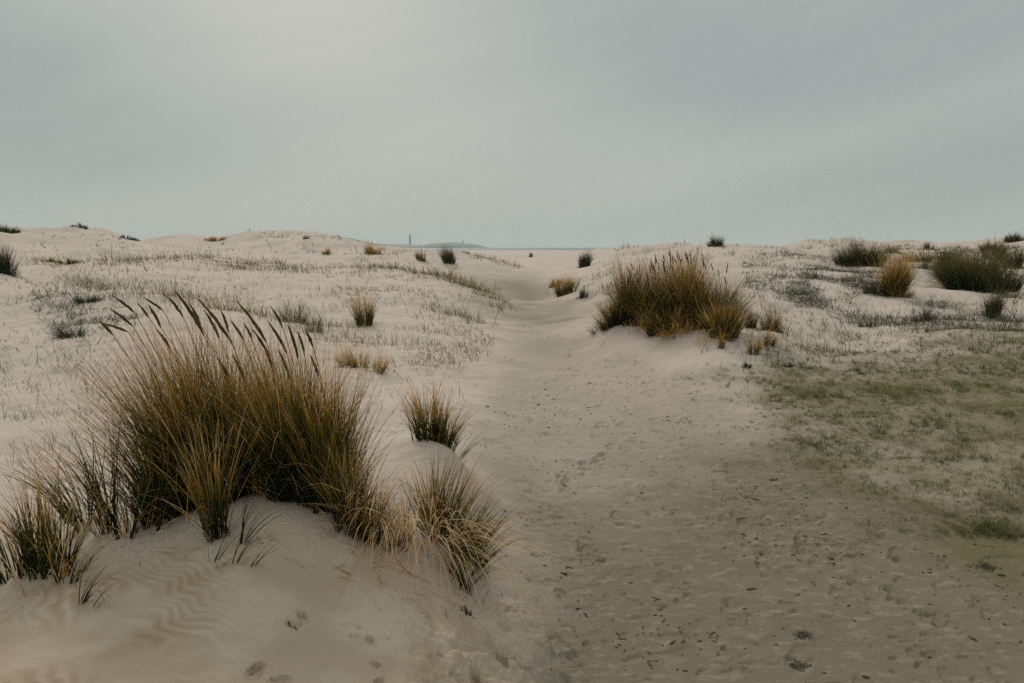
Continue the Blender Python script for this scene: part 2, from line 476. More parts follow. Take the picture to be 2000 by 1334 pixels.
    turf = turf * (1 - sstep(30, 60, r)) * (.92 + .3 * fbm(x, y, 2.2, 3))
    fleck = np.clip(pth * near + .45 * sstep(.0, .5, fbm(x, y, 3, 2)) * (1 - front), 0, 1)
    pad = lambda q: np.concatenate([q, [0]])
    o = make_mesh('sand_ground', V, [Fq, ft], SAND, attrs={'damp_vignette': pad(damp_vignette), 'turf': pad(np.clip(turf, 0, 1)), 'tint': pad(tint), 'front': pad(front), 'fleck': pad(fleck)})
    tag(o, 'pale rolling dune sand with a trodden path', 'sand', kind='structure')
    return o


build_ground()
detail = lambda x, y: lookup(x, y, _GRID['a'], _GRID['r'], _GRID['z'])     # from here on: height of the finished ground

# ------------------------------------------------------------------ sea, island, towers
WATER = plain_material('grey_sea_water', (.055, .085, .09), (.09, .12, .125), .02, .35, .3)
az = np.radians(np.linspace(-75, 75, 120)); rr = np.exp(np.linspace(math.log(640), math.log(7500), 26))
X = rr[:, None] * np.sin(az); Y = rr[:, None] * np.cos(az)
V = np.stack([X.ravel(), Y.ravel(), np.full(X.size, -.8)], 1)
i = np.arange(25)[:, None]; j = np.arange(119)[None]
tag(make_mesh('sea', V, np.stack([i * 120 + j, i * 120 + j + 1, (i + 1) * 120 + j + 1, (i + 1) * 120 + j], -1).reshape(-1, 4), WATER),
    'thin grey strip of sea along the horizon', 'sea', kind='structure')

ISL_Y = 3000.0
MPP = ISL_Y / F
prof_u = np.array([690, 720, 752, 780, 810, 836, 840, 862, 880, 905, 925, 940, 952, 965])
prof_v = np.array([484, 480, 477.3, 477.3, 478.2, 478.4, 475.8, 474.8, 473.4, 475, 477, 480, 483, 485])
nx, ny = 220, 26
uu = np.linspace(690, 965, nx); hh = np.interp(uu, prof_u, ZC + (HORIZON - prof_v) * MPP) + 1.3
xx = (uu - 1000) * MPP; yy = np.linspace(-170, 170, ny)
GX, GY = np.meshgrid(xx, yy)
prof = np.sqrt(np.clip(1 - (GY / 170) ** 2, 0, 1))
GZ = -1.3 + hh[None] * prof * (1 + .06 * fbm(GX, GY, 40, 3)) + 1.2 * prof * fbm(GX, GY, 14, 2)
GZ[0] = GZ[-1] = -2
i = np.arange(ny - 1)[:, None]; j = np.arange(nx - 1)[None]
ISLM = plain_material('wooded_island_green', (.035, .05, .03), (.09, .10, .06), .03)
tag(make_mesh('island', np.stack([GX.ravel(), (GY + ISL_Y).ravel(), GZ.ravel()], 1),
              np.stack([i * nx + j, i * nx + j + 1, (i + 1) * nx + j + 1, (i + 1) * nx + j], -1).reshape(-1, 4), ISLM),
    'low hazy blue island on the horizon', 'island', kind='structure')


def lathe(profile, n=20, c=(0, 0, 0)):
    pr = np.array(profile, float); t = np.arange(n) * 2 * math.pi / n
    V = np.stack([np.outer(pr[:, 0], np.cos(t)).ravel() + c[0], np.outer(pr[:, 0], np.sin(t)).ravel() + c[1], np.repeat(pr[:, 1], n) + c[2]], 1)
    i = np.arange(len(pr) - 1)[:, None]; j = np.arange(n)[None]
    return V, np.stack([i * n + j, i * n + (j + 1) % n, (i + 1) * n + (j + 1) % n, (i + 1) * n + j], -1).reshape(-1, 4)


BRICK = plain_material('dark_brick_tower', (.10, .07, .06), (.17, .12, .10), .3)
METAL = plain_material('grey_painted_steel', (.10, .11, .12), (.18, .19, .20), .5, .5)
GLASS = plain_material('lantern_glass', (.20, .23, .24), (.28, .31, .32), .4, .2)
b = at(801, 479.2, ISL_Y)
e = tag(empty('lighthouse', b), 'tall slender dark lighthouse on the hazy island', 'lighthouse')
for nm, pr, mt in [('tower_shaft', [(6.2, -4), (6.0, 0), (4.6, 6), (3.6, 36), (3.5, 38), (0, 38)], BRICK),
                   ('gallery', [(3.5, 37.6), (4.6, 38.2), (4.6, 39.4), (4.4, 39.4), (4.4, 38.5), (0, 38.5)], METAL),
                   ('lantern_room', [(2.5, 38.6), (2.5, 42.6), (0, 42.6)], GLASS),
                   ('roof', [(2.9, 42.5), (2.6, 43.2), (1.2, 44.8), (.3, 45.6), (.2, 48), (0, 48)], METAL)]:
    V, Fq = lathe(pr); make_mesh(nm, V, Fq, mt, parent=e)
b = at(904.5, 475.8, ISL_Y)
e = tag(empty('beacon_tower', b), 'short beacon tower with a wide head on the island hilltop', 'tower')
for nm, pr, mt in [('tower_shaft', [(1.7, -4), (1.6, 0), (1.4, 7.2), (0, 7.2)], BRICK), ('tower_head', [(1.4, 7.0), (3.6, 7.8), (3.6, 11), (2.9, 11.4), (.3, 11.8), (.25, 15), (0, 15)], METAL)]:
    V, Fq = lathe(pr, 16); make_mesh(nm, V, Fq, mt, parent=e)


# ------------------------------------------------------------------ grass
def strips(root, L, v0, vb, w, dry, seg, rng, power=1.5, tipdry=.35, kink=.12, clampz=True, tip=.12):
    """Curved tapering blades: root (n,3), lean vector v0 and bend vector vb in radians (n,2)."""
    n = len(L); s = np.linspace(0, 1, seg + 1)
    wig = rng.normal(0, kink, (n, 2))
    vec = v0[:, None] + vb[:, None] * (s[None, :, None] ** power) + wig[:, None] * (s * (1 - s) * 2)[None, :, None]
    th = np.linalg.norm(vec, axis=2); d = vec / np.maximum(th, 1e-6)[..., None]
    th = np.minimum(th, 2.75)
    st = np.concatenate([np.sin(th)[..., None] * d, np.cos(th)[..., None]], 2)
    mid = .5 * (st[:, 1:] + st[:, :-1]) * (L / seg)[:, None, None]
    pos = np.concatenate([np.zeros((n, 1, 3)), np.cumsum(mid, 1)], 1) + root[:, None]
    if clampz:
        g = detail(pos[..., 0].ravel(), pos[..., 1].ravel()).reshape(n, seg + 1)
        lim = g + .006
        lim[:, 0] = -1e9
        pos[..., 2] = np.maximum(pos[..., 2], lim)
    ph = rng.uniform(0, 2 * math.pi, n)
    side = np.stack([np.cos(ph), np.sin(ph), rng.normal(0, .15, n)], 1)
    tw = side[:, None] + 0 * pos
    wid = w[:, None] * np.clip(1.05 - s ** 1.6, tip, 1)[None] * np.minimum(1, .55 + s * 3)[None]
    A = pos - tw * wid[..., None] * .5; B = pos + tw * wid[..., None] * .5
    V = np.stack([A, B], 2).reshape(-1, 3)
    b0 = (np.arange(n) * (seg + 1) * 2)[:, None] + (np.arange(seg) * 2)[None]
    Fq = np.stack([b0, b0 + 1, b0 + 3, b0 + 2], -1).reshape(-1, 4)
    D = np.repeat(np.clip(dry[:, None] + tipdry * (1.5 * s ** 1.7 - .42)[None], 0, 1), 2, axis=1).ravel()
    return V, Fq, D


def join(parts):
    Vs, Fs, Ds, o = [], [], [], 0
    for V, Fq, D in parts:
        Vs.append(V); Fs.append(Fq + o); Ds.append(D); o += len(V)
    return np.concatenate(Vs), np.concatenate(Fs), np.concatenate(Ds)


def clump(rng, c, rx, ry, n, h, lean=(0, 0), spread=.5, bend=.5, bendv=(0, 0), dry=.4, dvar=.18, w=.004, seg=7, hvar=.35, edge=.3, jit=.13, tipdry=.35, kink=.12, bundle=0):
    q = np.sqrt(rng.random(n)) ; t = rng.uniform(0, 2 * math.pi, n)
    if bundle:                                   # shoots come up in bundles
        bq = np.sqrt(rng.random(bundle)); bt = rng.uniform(0, 2 * math.pi, bundle)
        k = rng.integers(0, bundle, n)
        ox = bq[k] * np.cos(bt[k]) + rng.normal(0, .09, n); oy = bq[k] * np.sin(bt[k]) + rng.normal(0, .09, n)
        hb = np.clip(1 + rng.normal(0, .14, bundle), .7, 1.13)[k]; db = rng.normal(0, .09, bundle)[k]; lb = rng.normal(0, .12, (bundle, 2))[k]
    else:
        ox, oy = q * np.cos(t), q * np.sin(t); hb = 1; db = 0; lb = 0
    o = np.stack([ox, oy], 1)
    x = c[0] + ox * rx; y = c[1] + oy * ry
    root = np.stack([x, y, detail(x, y) - .015], 1)
    rad = np.clip(np.hypot(ox, oy), 0, 1.2)
    L = h * (1 - hvar + hvar * 1.15 * rng.beta(2.2, 1.4, n)) * (1 - edge * rad ** 2) * hb
    v0 = o * spread * .55 + np.array(lean) + rng.normal(0, jit, (n, 2)) + lb
    vb = o * spread * .6 + np.array(bendv) + rng.normal(0, 1, (n, 2)) * bend * .35
    brk = rng.random(n) < .09; vb[brk] += rng.normal(0, 1.1, (brk.sum(), 2))
    bdir = v0 / np.maximum(np.linalg.norm(v0, axis=1), 1e-6)[:, None]
    vb = vb + bdir * (bend * rng.beta(1.3, 2.6, n))[:, None]
    return strips(root, L, v0, vb, w * rng.uniform(.6, 1.3, n), np.clip(rng.normal(dry, dvar, n) + db, 0, .62 if dry < .8 else 1), seg, rng, tipdry=tipdry, kink=kink)


def seed_head(rng, p0, d0, bendv, L, r, mat, parent, base):
    """Spindle-shaped spike with ragged spikelets along a curved axis."""
    m, k = 12, 6; s = np.linspace(0, 1, m)
    d0 = np.array(d0) / np.linalg.norm(d0)
    ax = [np.array(p0)]; d = d0.copy()
    for i in range(m - 1):
        d = d + np.array(bendv) * (.16 if i else 0); d /= np.linalg.norm(d); ax.append(ax[-1] + d * L / (m - 1))
    ax = np.array(ax)
    e1 = np.cross(d0, [0, 0, 1.]); e1 = e1 / max(np.linalg.norm(e1), 1e-6) if np.linalg.norm(e1) > 1e-3 else np.array([1., 0, 0]); e2 = np.cross(d0, e1)
    rad = r * (.10 + .95 * np.sin(math.pi * np.clip(s * .93 + .04, 0, 1) ** .8) ** .75)
    t = np.arange(k) * 2 * math.pi / k
    V = ax[:, None] + (rad[:, None] * (1 + rng.normal(0, .18, (m, k))))[..., None] * (np.cos(t)[None, :, None] * e1 + np.sin(t)[None, :, None] * e2)
    V = V.reshape(-1, 3)
    i = np.arange(m - 1)[:, None]; j = np.arange(k)[None]
    Fq = np.stack([i * k + j, i * k + (j + 1) % k, (i + 1) * k + (j + 1) % k, (i + 1) * k + j], -1).reshape(-1, 4)
    parts = [(V, Fq, np.clip(rng.normal(.4, .15, len(V)), 0, 1))]
    nb = 46
    si = rng.uniform(.05, .97, nb); tt = rng.uniform(0, 6.28, nb)
    p = np.stack([np.interp(si, s, ax[:, q]) for q in range(3)], 1)
    o = np.cos(tt)[:, None] * e1 + np.sin(tt)[:, None] * e2
    rb = np.interp(si, s, rad)[:, None]
    a = p + o * rb * .7; tipp = a + o * rb * .55 + d0 * L * .075
    sd = np.cross(o, d0) * r * .22
    Vb = np.stack([a - sd, a + sd, tipp + sd * .15, tipp - sd * .15], 1).reshape(-1, 3)
    parts.append((Vb, np.arange(nb * 4).reshape(-1, 4), np.repeat(rng.uniform(.2, .95, nb), 4)))
    V, Fq, D = join(parts)
    return make_mesh('seed_head', V, Fq, mat, parent=parent, base=base, attrs={'dry': D})


def stalk(rng, e, base, root, L, v0, vb, headL, headR, w=.0035, mat=None):
    """A flower stalk (part) carrying its seed head (sub-part)."""
    s = np.linspace(0, 1, 9); pos = [np.array(root, float)]; d = None
    for k in range(8):
        v = np.array(v0) + np.array(vb) * s[k] ** 1.5; th = np.linalg.norm(v)
        d = np.array([*(v / max(th, 1e-6) * math.sin(th)), math.cos(th)]); pos.append(pos[-1] + d * L / 8)
    pos = np.array(pos); k = 4; t = np.arange(k) * math.pi / 2
    e1 = np.cross(d, [0, 1, .2]); e1 /= np.linalg.norm(e1); e2 = np.cross(d, e1)
    rr_ = w * .5 * (1 - .4 * s)
    V = (pos[:, None] + rr_[:, None, None] * (np.cos(t)[None, :, None] * e1 + np.sin(t)[None, :, None] * e2)).reshape(-1, 3)
    i = np.arange(8)[:, None]; j = np.arange(k)[None]
    Fq = np.stack([i * k + j, i * k + (j + 1) % k, (i + 1) * k + (j + 1) % k, (i + 1) * k + j], -1).reshape(-1, 4)
    so = make_mesh('flower_stalk', V, Fq, MARRAM, parent=e, base=base, attrs={'dry': np.full(len(V), .62)})
    seed_head(rng, pos[-1] - d * .01, d, [vb[0] * .5, vb[1] * .5, -.05], headL, headR, mat or SEED, so, base)


GR = 'marram grass tufts growing on the dunes'


def g1(u, v):
    return ground_px(u, v)[0]


def finish(name, label, cat, group, c, live, dead=None, mat=None, deadmat=None):
    c = np.array(c)
    if dead is None:
        o = make_mesh(name, *live[:2], mat, base=c, attrs={'dry': live[2]})
        return tag(o, label, cat, group)
    e = tag(empty(name, c), label, cat, group)
    make_mesh('leaf_blades', *live[:2], mat, parent=e, base=c, attrs={'dry': live[2]})
    make_mesh('dead_blades', *dead[:2], deadmat or MARRAM, parent=e, base=c, attrs={'dry': dead[2]})
    return e


# ---- the big foreground tussock
def big_tussock():
    rng = np.random.default_rng(101)
    c = g1(480, 1005); e = tag(empty('marram_tussock', c), 'largest golden brown marram tussock in the foreground, topped by dark leaning seed spikes', 'grass tussock', GR)
    L, R = g1(300, 1010), g1(705, 1055)
    sub = []
    for u, v, back, rx, ry, n, h, ln, bv, sp, dr in [
        (338, 1005, .12, .10, .15, 850, .97, (-.10, .02), (-.24, 0), .26, .13),
        (405, 1000, .20, .14, .18, 1400, .93, (-.09, .02), (-.24, 0), .24, .17),
        (468, 985, .32, .08, .14, 260, .66, (-.08, .03), (-.20, 0), .22, .26),
        (545, 985, .16, .12, .15, 1150, .81, (-.06, .02), (-.18, 0), .22, .12),
        (612, 1000, .14, .12, .15, 1050, .74, (-.04, .02), (-.14, 0), .24, .19),
        (678, 1040, .06, .06, .10, 420, .46, (.05, .0), (-.05, 0), .35, .26),
        (700, 1050, .02, .04, .05, 130, .30, (.12, .0), (.1, 0), .5, .26),
        (425, 1045, -.01, .05, .04, 130, .62, (.02, -.06), (-.05, 0), .35, .34),
        (420, 1000, .22, .24, .10, 1500, .62, (-.08, .02), (-.1, 0), .2, .06), (560, 990, .20, .24, .09, 1300, .52, (-.04, .02), (-.1, 0), .2, .06),
        (305, 1015, .04, .06, .09, 120, .70, (-.26, -.03), (-.40, 0), .30, .42),
    ]:
        p = g1(u, v); sub.append(clump(rng, (p[0], p[1] + back), rx, ry, n, h, ln, sp, .42, bv, dr, .20, .0046, 9, .56, .22, .11, .66, .25, bundle=38))
    V, Fq, D = join(sub)
    make_mesh('leaf_blades', V, Fq, MARRAM, parent=e, base=c, attrs={'dry': D})
    dd = []
    for u, v, n, h, ln, bv in [(480, 1000, 7, .62, (.3, -.25), (.9, -.7)), (380, 1030, 8, .7, (-.15, -.35), (-.5, -.9)), (700, 1055, 26, .5, (.35, -.2), (.8, -.6)), (560, 990, 6, .6, (-.4, -.2), (-1.2, -.3)), (360, 900, 40, .7, (-.2, 0), (.9, -.3))]:
        p = g1(u, v) if v > 950 else g1(400, 1000); dd.append(clump(rng, (p[0], p[1] + .05), .13, .08, n, h, ln, .3, .8, bv, .88, .1, .0032, 10, .4, .1, .2, .1, .2))
    st = np.array([[*g1(u, v)] for u, v in [(360, 1128), (415, 1065), (640, 1045), (655, 1050), (330, 1030)]])
    dd.append(strips(st, np.array([.50, .38, .55, .5, .4]), np.array([[.0, .25], [-.3, -.2], [.5, -.5], [-.5, -.6], [-.6, -.3]]), np.array([[.1, .1], [-.6, -.6], [.7, -.8], [-1.0, -.9], [-1., -.7]]), np.full(5, .0045), np.full(5, .97), 12, rng))
    V, Fq, D = join(dd)
    make_mesh('dead_blades', V, Fq, MARRAM, parent=e, base=c, attrs={'dry': D})
    # dark seed spikes: (tip px, length px) read off the photograph, each on its own stalk from the tussock
    for tu, tv, bu, bv in [(352, 562, 398, 655), (398, 578, 452, 670), (331, 574, 358, 620), (472, 582, 520, 668), (225, 575, 262, 610), (219, 600, 258, 636),
                           (196, 623, 220, 654), (202, 628, 250, 648), (272, 590, 290, 620), (295, 592, 314, 640), (283, 578, 318, 606), (375, 590, 392, 636), (405, 602, 428, 660),
                           (437, 605, 446, 648), (533, 595, 552, 640), (530, 622, 560, 690), (570, 632, 582, 700), (586, 645, 594, 690), (600, 642, 612, 680),
                           (500, 640, 528, 700), (516, 660, 532, 720), (480, 630, 492, 662), (460, 690, 478, 745), (610, 690, 622, 735), (430, 700, 446, 735), (455, 624, 476, 664),
                           (310, 640, 332, 680), (550, 680, 566, 740)]:
        Y = 3.30 + rng.uniform(-.12, .2)
        t, hb = at(tu, tv, Y), at(bu, bv, Y + rng.uniform(-.03, .03))
        hl = np.linalg.norm(t - hb); d = (t - hb) / hl
        fu = np.interp(bu, [200, 460, 620], [345, 500, 640]) + rng.uniform(-25, 25)
        p = g1(fu, 1000); root = np.array([p[0], p[1] + .15, detail(p[0], p[1] + .15)])
        # quadratic curve from the root to the head
        s = np.linspace(0, 1, 10)[:, None]
        ctrl = .5 * (root + hb) + np.array([.06 * (1 if tu < 460 else .5), 0, .10]) + 0 * d
        pos = (1 - s) ** 2 * root + 2 * s * (1 - s) * ctrl + s * s * hb
        k = 5; th = np.arange(k) * 2 * math.pi / k
        e1 = np.array([1., 0, 0]); e2 = np.array([0, 1., 0])
        V = (pos[:, None] + .0019 * (np.cos(th)[None, :, None] * e1 + np.sin(th)[None, :, None] * e2)).reshape(-1, 3)
        i = np.arange(9)[:, None]; j = np.arange(k)[None]
        Fq = np.stack([i * k + j, i * k + (j + 1) % k, (i + 1) * k + (j + 1) % k, (i + 1) * k + j], -1).reshape(-1, 4)
        so = make_mesh('flower_stalk', V, Fq, MARRAM, parent=e, base=c, attrs={'dry': np.full(len(V), .6)})
        seed_head(rng, hb, d, [-.15, 0, -.05], hl, .0048 + .009 * hl, SEED, so, c)


big_tussock()


# ---- neighbours of the tussock
def near_tufts():
    rng = np.random.default_rng(202)
    c = g1(70, 1130)
    live = join([clump(rng, (c[0] + dx, c[1] + dy), rx, .07, n, h, ln, .28, .4, bv, dr, .2, .0050, 8, .45, .2, .08, .55, bundle=12) for dx, dy, rx, n, h, ln, bv, dr in
                 [(0, .04, .09, 170, .46, (-.04, 0), (-.12, 0), .24), (-.09, .02, .05, 55, .38, (-.14, 0), (-.3, 0), .22), (.09, .02, .04, 40, .34, (.10, 0), (.2, 0), .24), (.14, -.02, .04, 26, .25, (.35, -.1), (.4, 0), .3)]])
    dead = clump(rng, (c[0] + .05, c[1]), .12, .07, 40, .42, (.1, -.1), .6, .9, (.2, -.3), .85, .1, .0032, 9, .4, .1, .25, .1, .2)
    finish('marram_tuft', 'stiff green and straw marram tuft at the lower left corner of the foreground dune', 'grass tuft', GR, c, live, dead, MARRAM)
    c = g1(215, 1045)
    live = join([clump(rng, (g1(u, v)[0], g1(u, v)[1] + .03), rx, .05, n, h, ln, .35, .6, bv, dr, .14, .0052, 9, .45, .2, .09, .5, bundle=5) for u, v, rx, n, h, ln, bv, dr in
                 [(155, 1038, .03, 34, .58, (-.12, 0), (-.7, 0), .12), (205, 1045, .04, 90, .66, (-.04, 0), (-.7, .1), .14), (245, 1050, .04, 44, .58, (.0, 0), (-.6, 0), .14), (285, 1040, .05, 60, .60, (.1, 0), (-.5, 0), .18), (150, 1020, .06, 34, .66, (-.3, 0), (-.9, 0), .45), (310, 1025, .05, 44, .50, (.25, 0), (-.2, 0), .2)]])
    dead = clump(rng, (c[0] + .02, c[1]), .16, .06, 46, .40, (.1, -.1), .5, 1.0, (.1, -.5), .9, .1, .0030, 10, .4, .1, .3, .1, .2)
    finish('marram_tuft', 'thin open tuft of dark arching stems between the lower left tuft and the largest tussock', 'grass tuft', GR, c, live, dead, MARRAM)
    c = g1(765, 1065)
    live = join([clump(rng, (g1(u, v)[0], g1(u, v)[1]), .06, .06, n, h, ln, .5, .6, bv, .3, .2, .0040, 8, .5, .2, .14, .45, bundle=6) for u, v, n, h, ln, bv in
                 [(742, 1060, 90, .28, (.08, 0), (.1, 0)), (800, 1045, 40, .24, (.1, 0), (.3, 0)), (722, 1045, 90, .34, (.05, 0), (.05, 0)), (775, 1060, 40, .18, (.1, 0), (.1, 0))]])
    dead = join([clump(rng, (g1(u, v)[0], g1(u, v)[1]), .05, .04, n, h, ln, .30, .4, bv, .97, .04, .0052, 12, .4, .1, .16, .05, .15) for u, v, n, h, ln, bv in
                 [(738, 1020, 62, .72, (.12, -.80), (.18, -.9)), (765, 1040, 26, .62, (.18, -.85), (.2, -.9)), (808, 1050, 34, .74, (.24, -.75), (.3, -1.0)), (745, 1055, 8, .6, (-.6, -.5), (-.7, -1.0))]])
    finish('marram_tuft', 'ragged tuft whose bleached straw blades spill down the dune face right of the largest tussock', 'grass tuft', GR, c, live, dead, MARRAM)
    c = g1(895, 1075)
    live = join([clump(rng, (g1(u, v)[0], g1(u, v)[1]), rx, .07, int(n * .8), h, ln, .45, .6, bv, dr - .10, .18, .0046, 9, .55, .2, .12, .5, bundle=14) for u, v, rx, n, h, ln, bv, dr in
                 [(880, 1060, .09, 420, .50, (.16, 0), (.40, 0), .40), (848, 1045, .06, 180, .40, (-.02, 0), (.2, 0), .46), (900, 1130, .05, 100, .30, (.3, -.1), (.5, 0), .10), (915, 1090, .07, 200, .44, (.3, 0), (.6, 0), .34)]])
    dead = join([clump(rng, (g1(u, v)[0], g1(u, v)[1]), .09, .05, n, h, ln, .4, .5, bv, .97, .04, .0048, 12, .4, .1, .2, .05, .15) for u, v, n, h, ln, bv in
                 [(870, 1060, 60, .66, (.30, -.7), (.5, -1.2)), (905, 1090, 54, .70, (.7, -.5), (.9, -1.1)), (840, 1065, 40, .60, (.1, -.8), (.15, -1.1))]])
    finish('marram_tuft', 'drooping marram tuft hanging over the path edge, trailing long pale blades', 'grass tuft', GR, c, live, dead, MARRAM)
    c = g1(845, 862)
    live = join([clump(rng, (g1(u, v)[0], g1(u, v)[1]), rx, .08, int(n * .6), h * 1.12, ln, .28, .4, bv, dr - .05, .18, .0050, 7, .5, .25, .09, .6, bundle=14) for u, v, rx, n, h, ln, bv, dr in
                 [(848, 860, .11, 380, .40, (.0, 0), (.02, 0), .52), (826, 860, .07, 110, .36, (-.10, 0), (-.10, 0), .48), (866, 868, .09, 190, .32, (.18, 0), (.3, 0), .36), (880, 878, .06, 90, .24, (.3, 0), (.4, 0), .2)]])
    finish('marram_tuft', 'bushy upright tuft on the small sand mound beside the path', 'grass tuft', GR, c, live, None, MARRAM)
    c = g1(455, 1105)                                    # few green shoots on the open face
    live = join([clump(rng, g1(u, v)[:2], .015, .012, n, h, ln, .4, .5, bv, .16, .12, .0042, 9, .4, .1, .15, .3) for u, v, n, h, ln, bv in
                 [(415, 1098, 5, .26, (.3, -.05), (.3, 0)), (455, 1100, 8, .32, (.35, 0), (1.0, 0)), (490, 1108, 4, .2, (.6, 0), (.5, 0)), (428, 1105, 4, .12, (.5, -.2), (.5, -.2)), (475, 1060, 14, .40, (.35, 0), (1.0, .1))]])
    finish('green_shoots', 'few bent green blades sprouting from the bare dune face below the largest tussock', 'grass', None, c, live, None, MARRAM)
    c = g1(185, 1190)
    live = join([clump(rng, g1(u, v)[:2], .012, .01, n, h, ln, .4, .5, bv, .14, .1, .0044, 8, .4, .1, .15, .2) for u, v, n, h, ln, bv in
                 [(183, 1188, 4, .16, (.8, 0), (.5, 0)), (160, 1178, 12, .22, (.3, -.1), (.6, 0))]])
    finish('green_shoots', 'scattered short green blades on the rippled sand in the lower left', 'grass', None, c, live, None, MARRAM)


near_tufts()


TUFTS = []
# ---- middle and far tufts: (label, base u, base v, width px, height px, blades, dryness, lean to the right, material, name)
def tuft(i, label, u, vb, wp, hp, n, dry, lean, mat, name='marram_tuft', spread=None, group=GR, cat='grass tuft', deadn=0, bend=.35):
    rng = np.random.default_rng(1000 + i)
    c = g1(u, vb)
    if np.isnan(c[0]):
        vb2 = vb
        while np.isnan(c[0]) and vb2 < vb + 40:
            vb2 += 1; c = g1(u, vb2)
    m = c[1] / F
    W, H = wp * m, hp * m
    rx = W * .36; ry = min(rx, .6)
    w = max(.0045, .55 * m * 1.3)
    sp = spread if spread is not None else float(np.clip(W / H * .42, .18, 1.2))
    sg = 5 if c[1] > 9 else 7
    if n >= 250 and c[1] < 70:
        live = join([clump(rng, (c[0] + rx * (ox + rng.normal(0, .12)), c[1] + ry * (.6 + rng.normal(0, .3))), rx * fx, ry * fx, int(n * fn), H * 1.40 * hf * rng.uniform(.88, 1.1), (lean + ox * .12 + rng.normal(0, .06), 0), sp * .8, bend, (lean * .8 + rng.normal(0, .1), 0), dry + rng.normal(0, .06), .19, w, sg, .5, .35, .15, .45, bundle=max(9, n // 22))
                     for ox, fx, fn, hf in [(-.55, .48, .40, .78), (0, .60, .55, 1.0), (.5, .50, .42, .84)]])
    else:
        live = clump(rng, (c[0], c[1] + ry * .6), rx, ry, int(n * 1.3), H * 1.25, (lean, 0), sp, bend, (lean * .8, 0), dry, .17, w, sg, .45, .42, .13, .45, bundle=max(12, n // 14))
    fr = clump(rng, (c[0], c[1] + ry * .4), rx * 1.15, ry * 1.1, int(n * .35), H * .42, (lean * .5, 0), 1.5, .5, (0, 0), min(dry + .15, .6), .2, w, 5, .6, .1, .25, .3)
    live = join([live, fr]); TUFTS.append((c[0], c[1] + ry * .5, max(rx, .12), H))
    dead = None
    if deadn:
        dead = clump(rng, (c[0], c[1] + .05), rx * 1.1, ry * .7, deadn, H * .8, (lean, -.3), sp, .9, (lean, -.7), .85, .1, w * .9, 7, .4, .1, .25, .1, .2)
    return finish(name, label, cat, group, c, live, dead, mat)


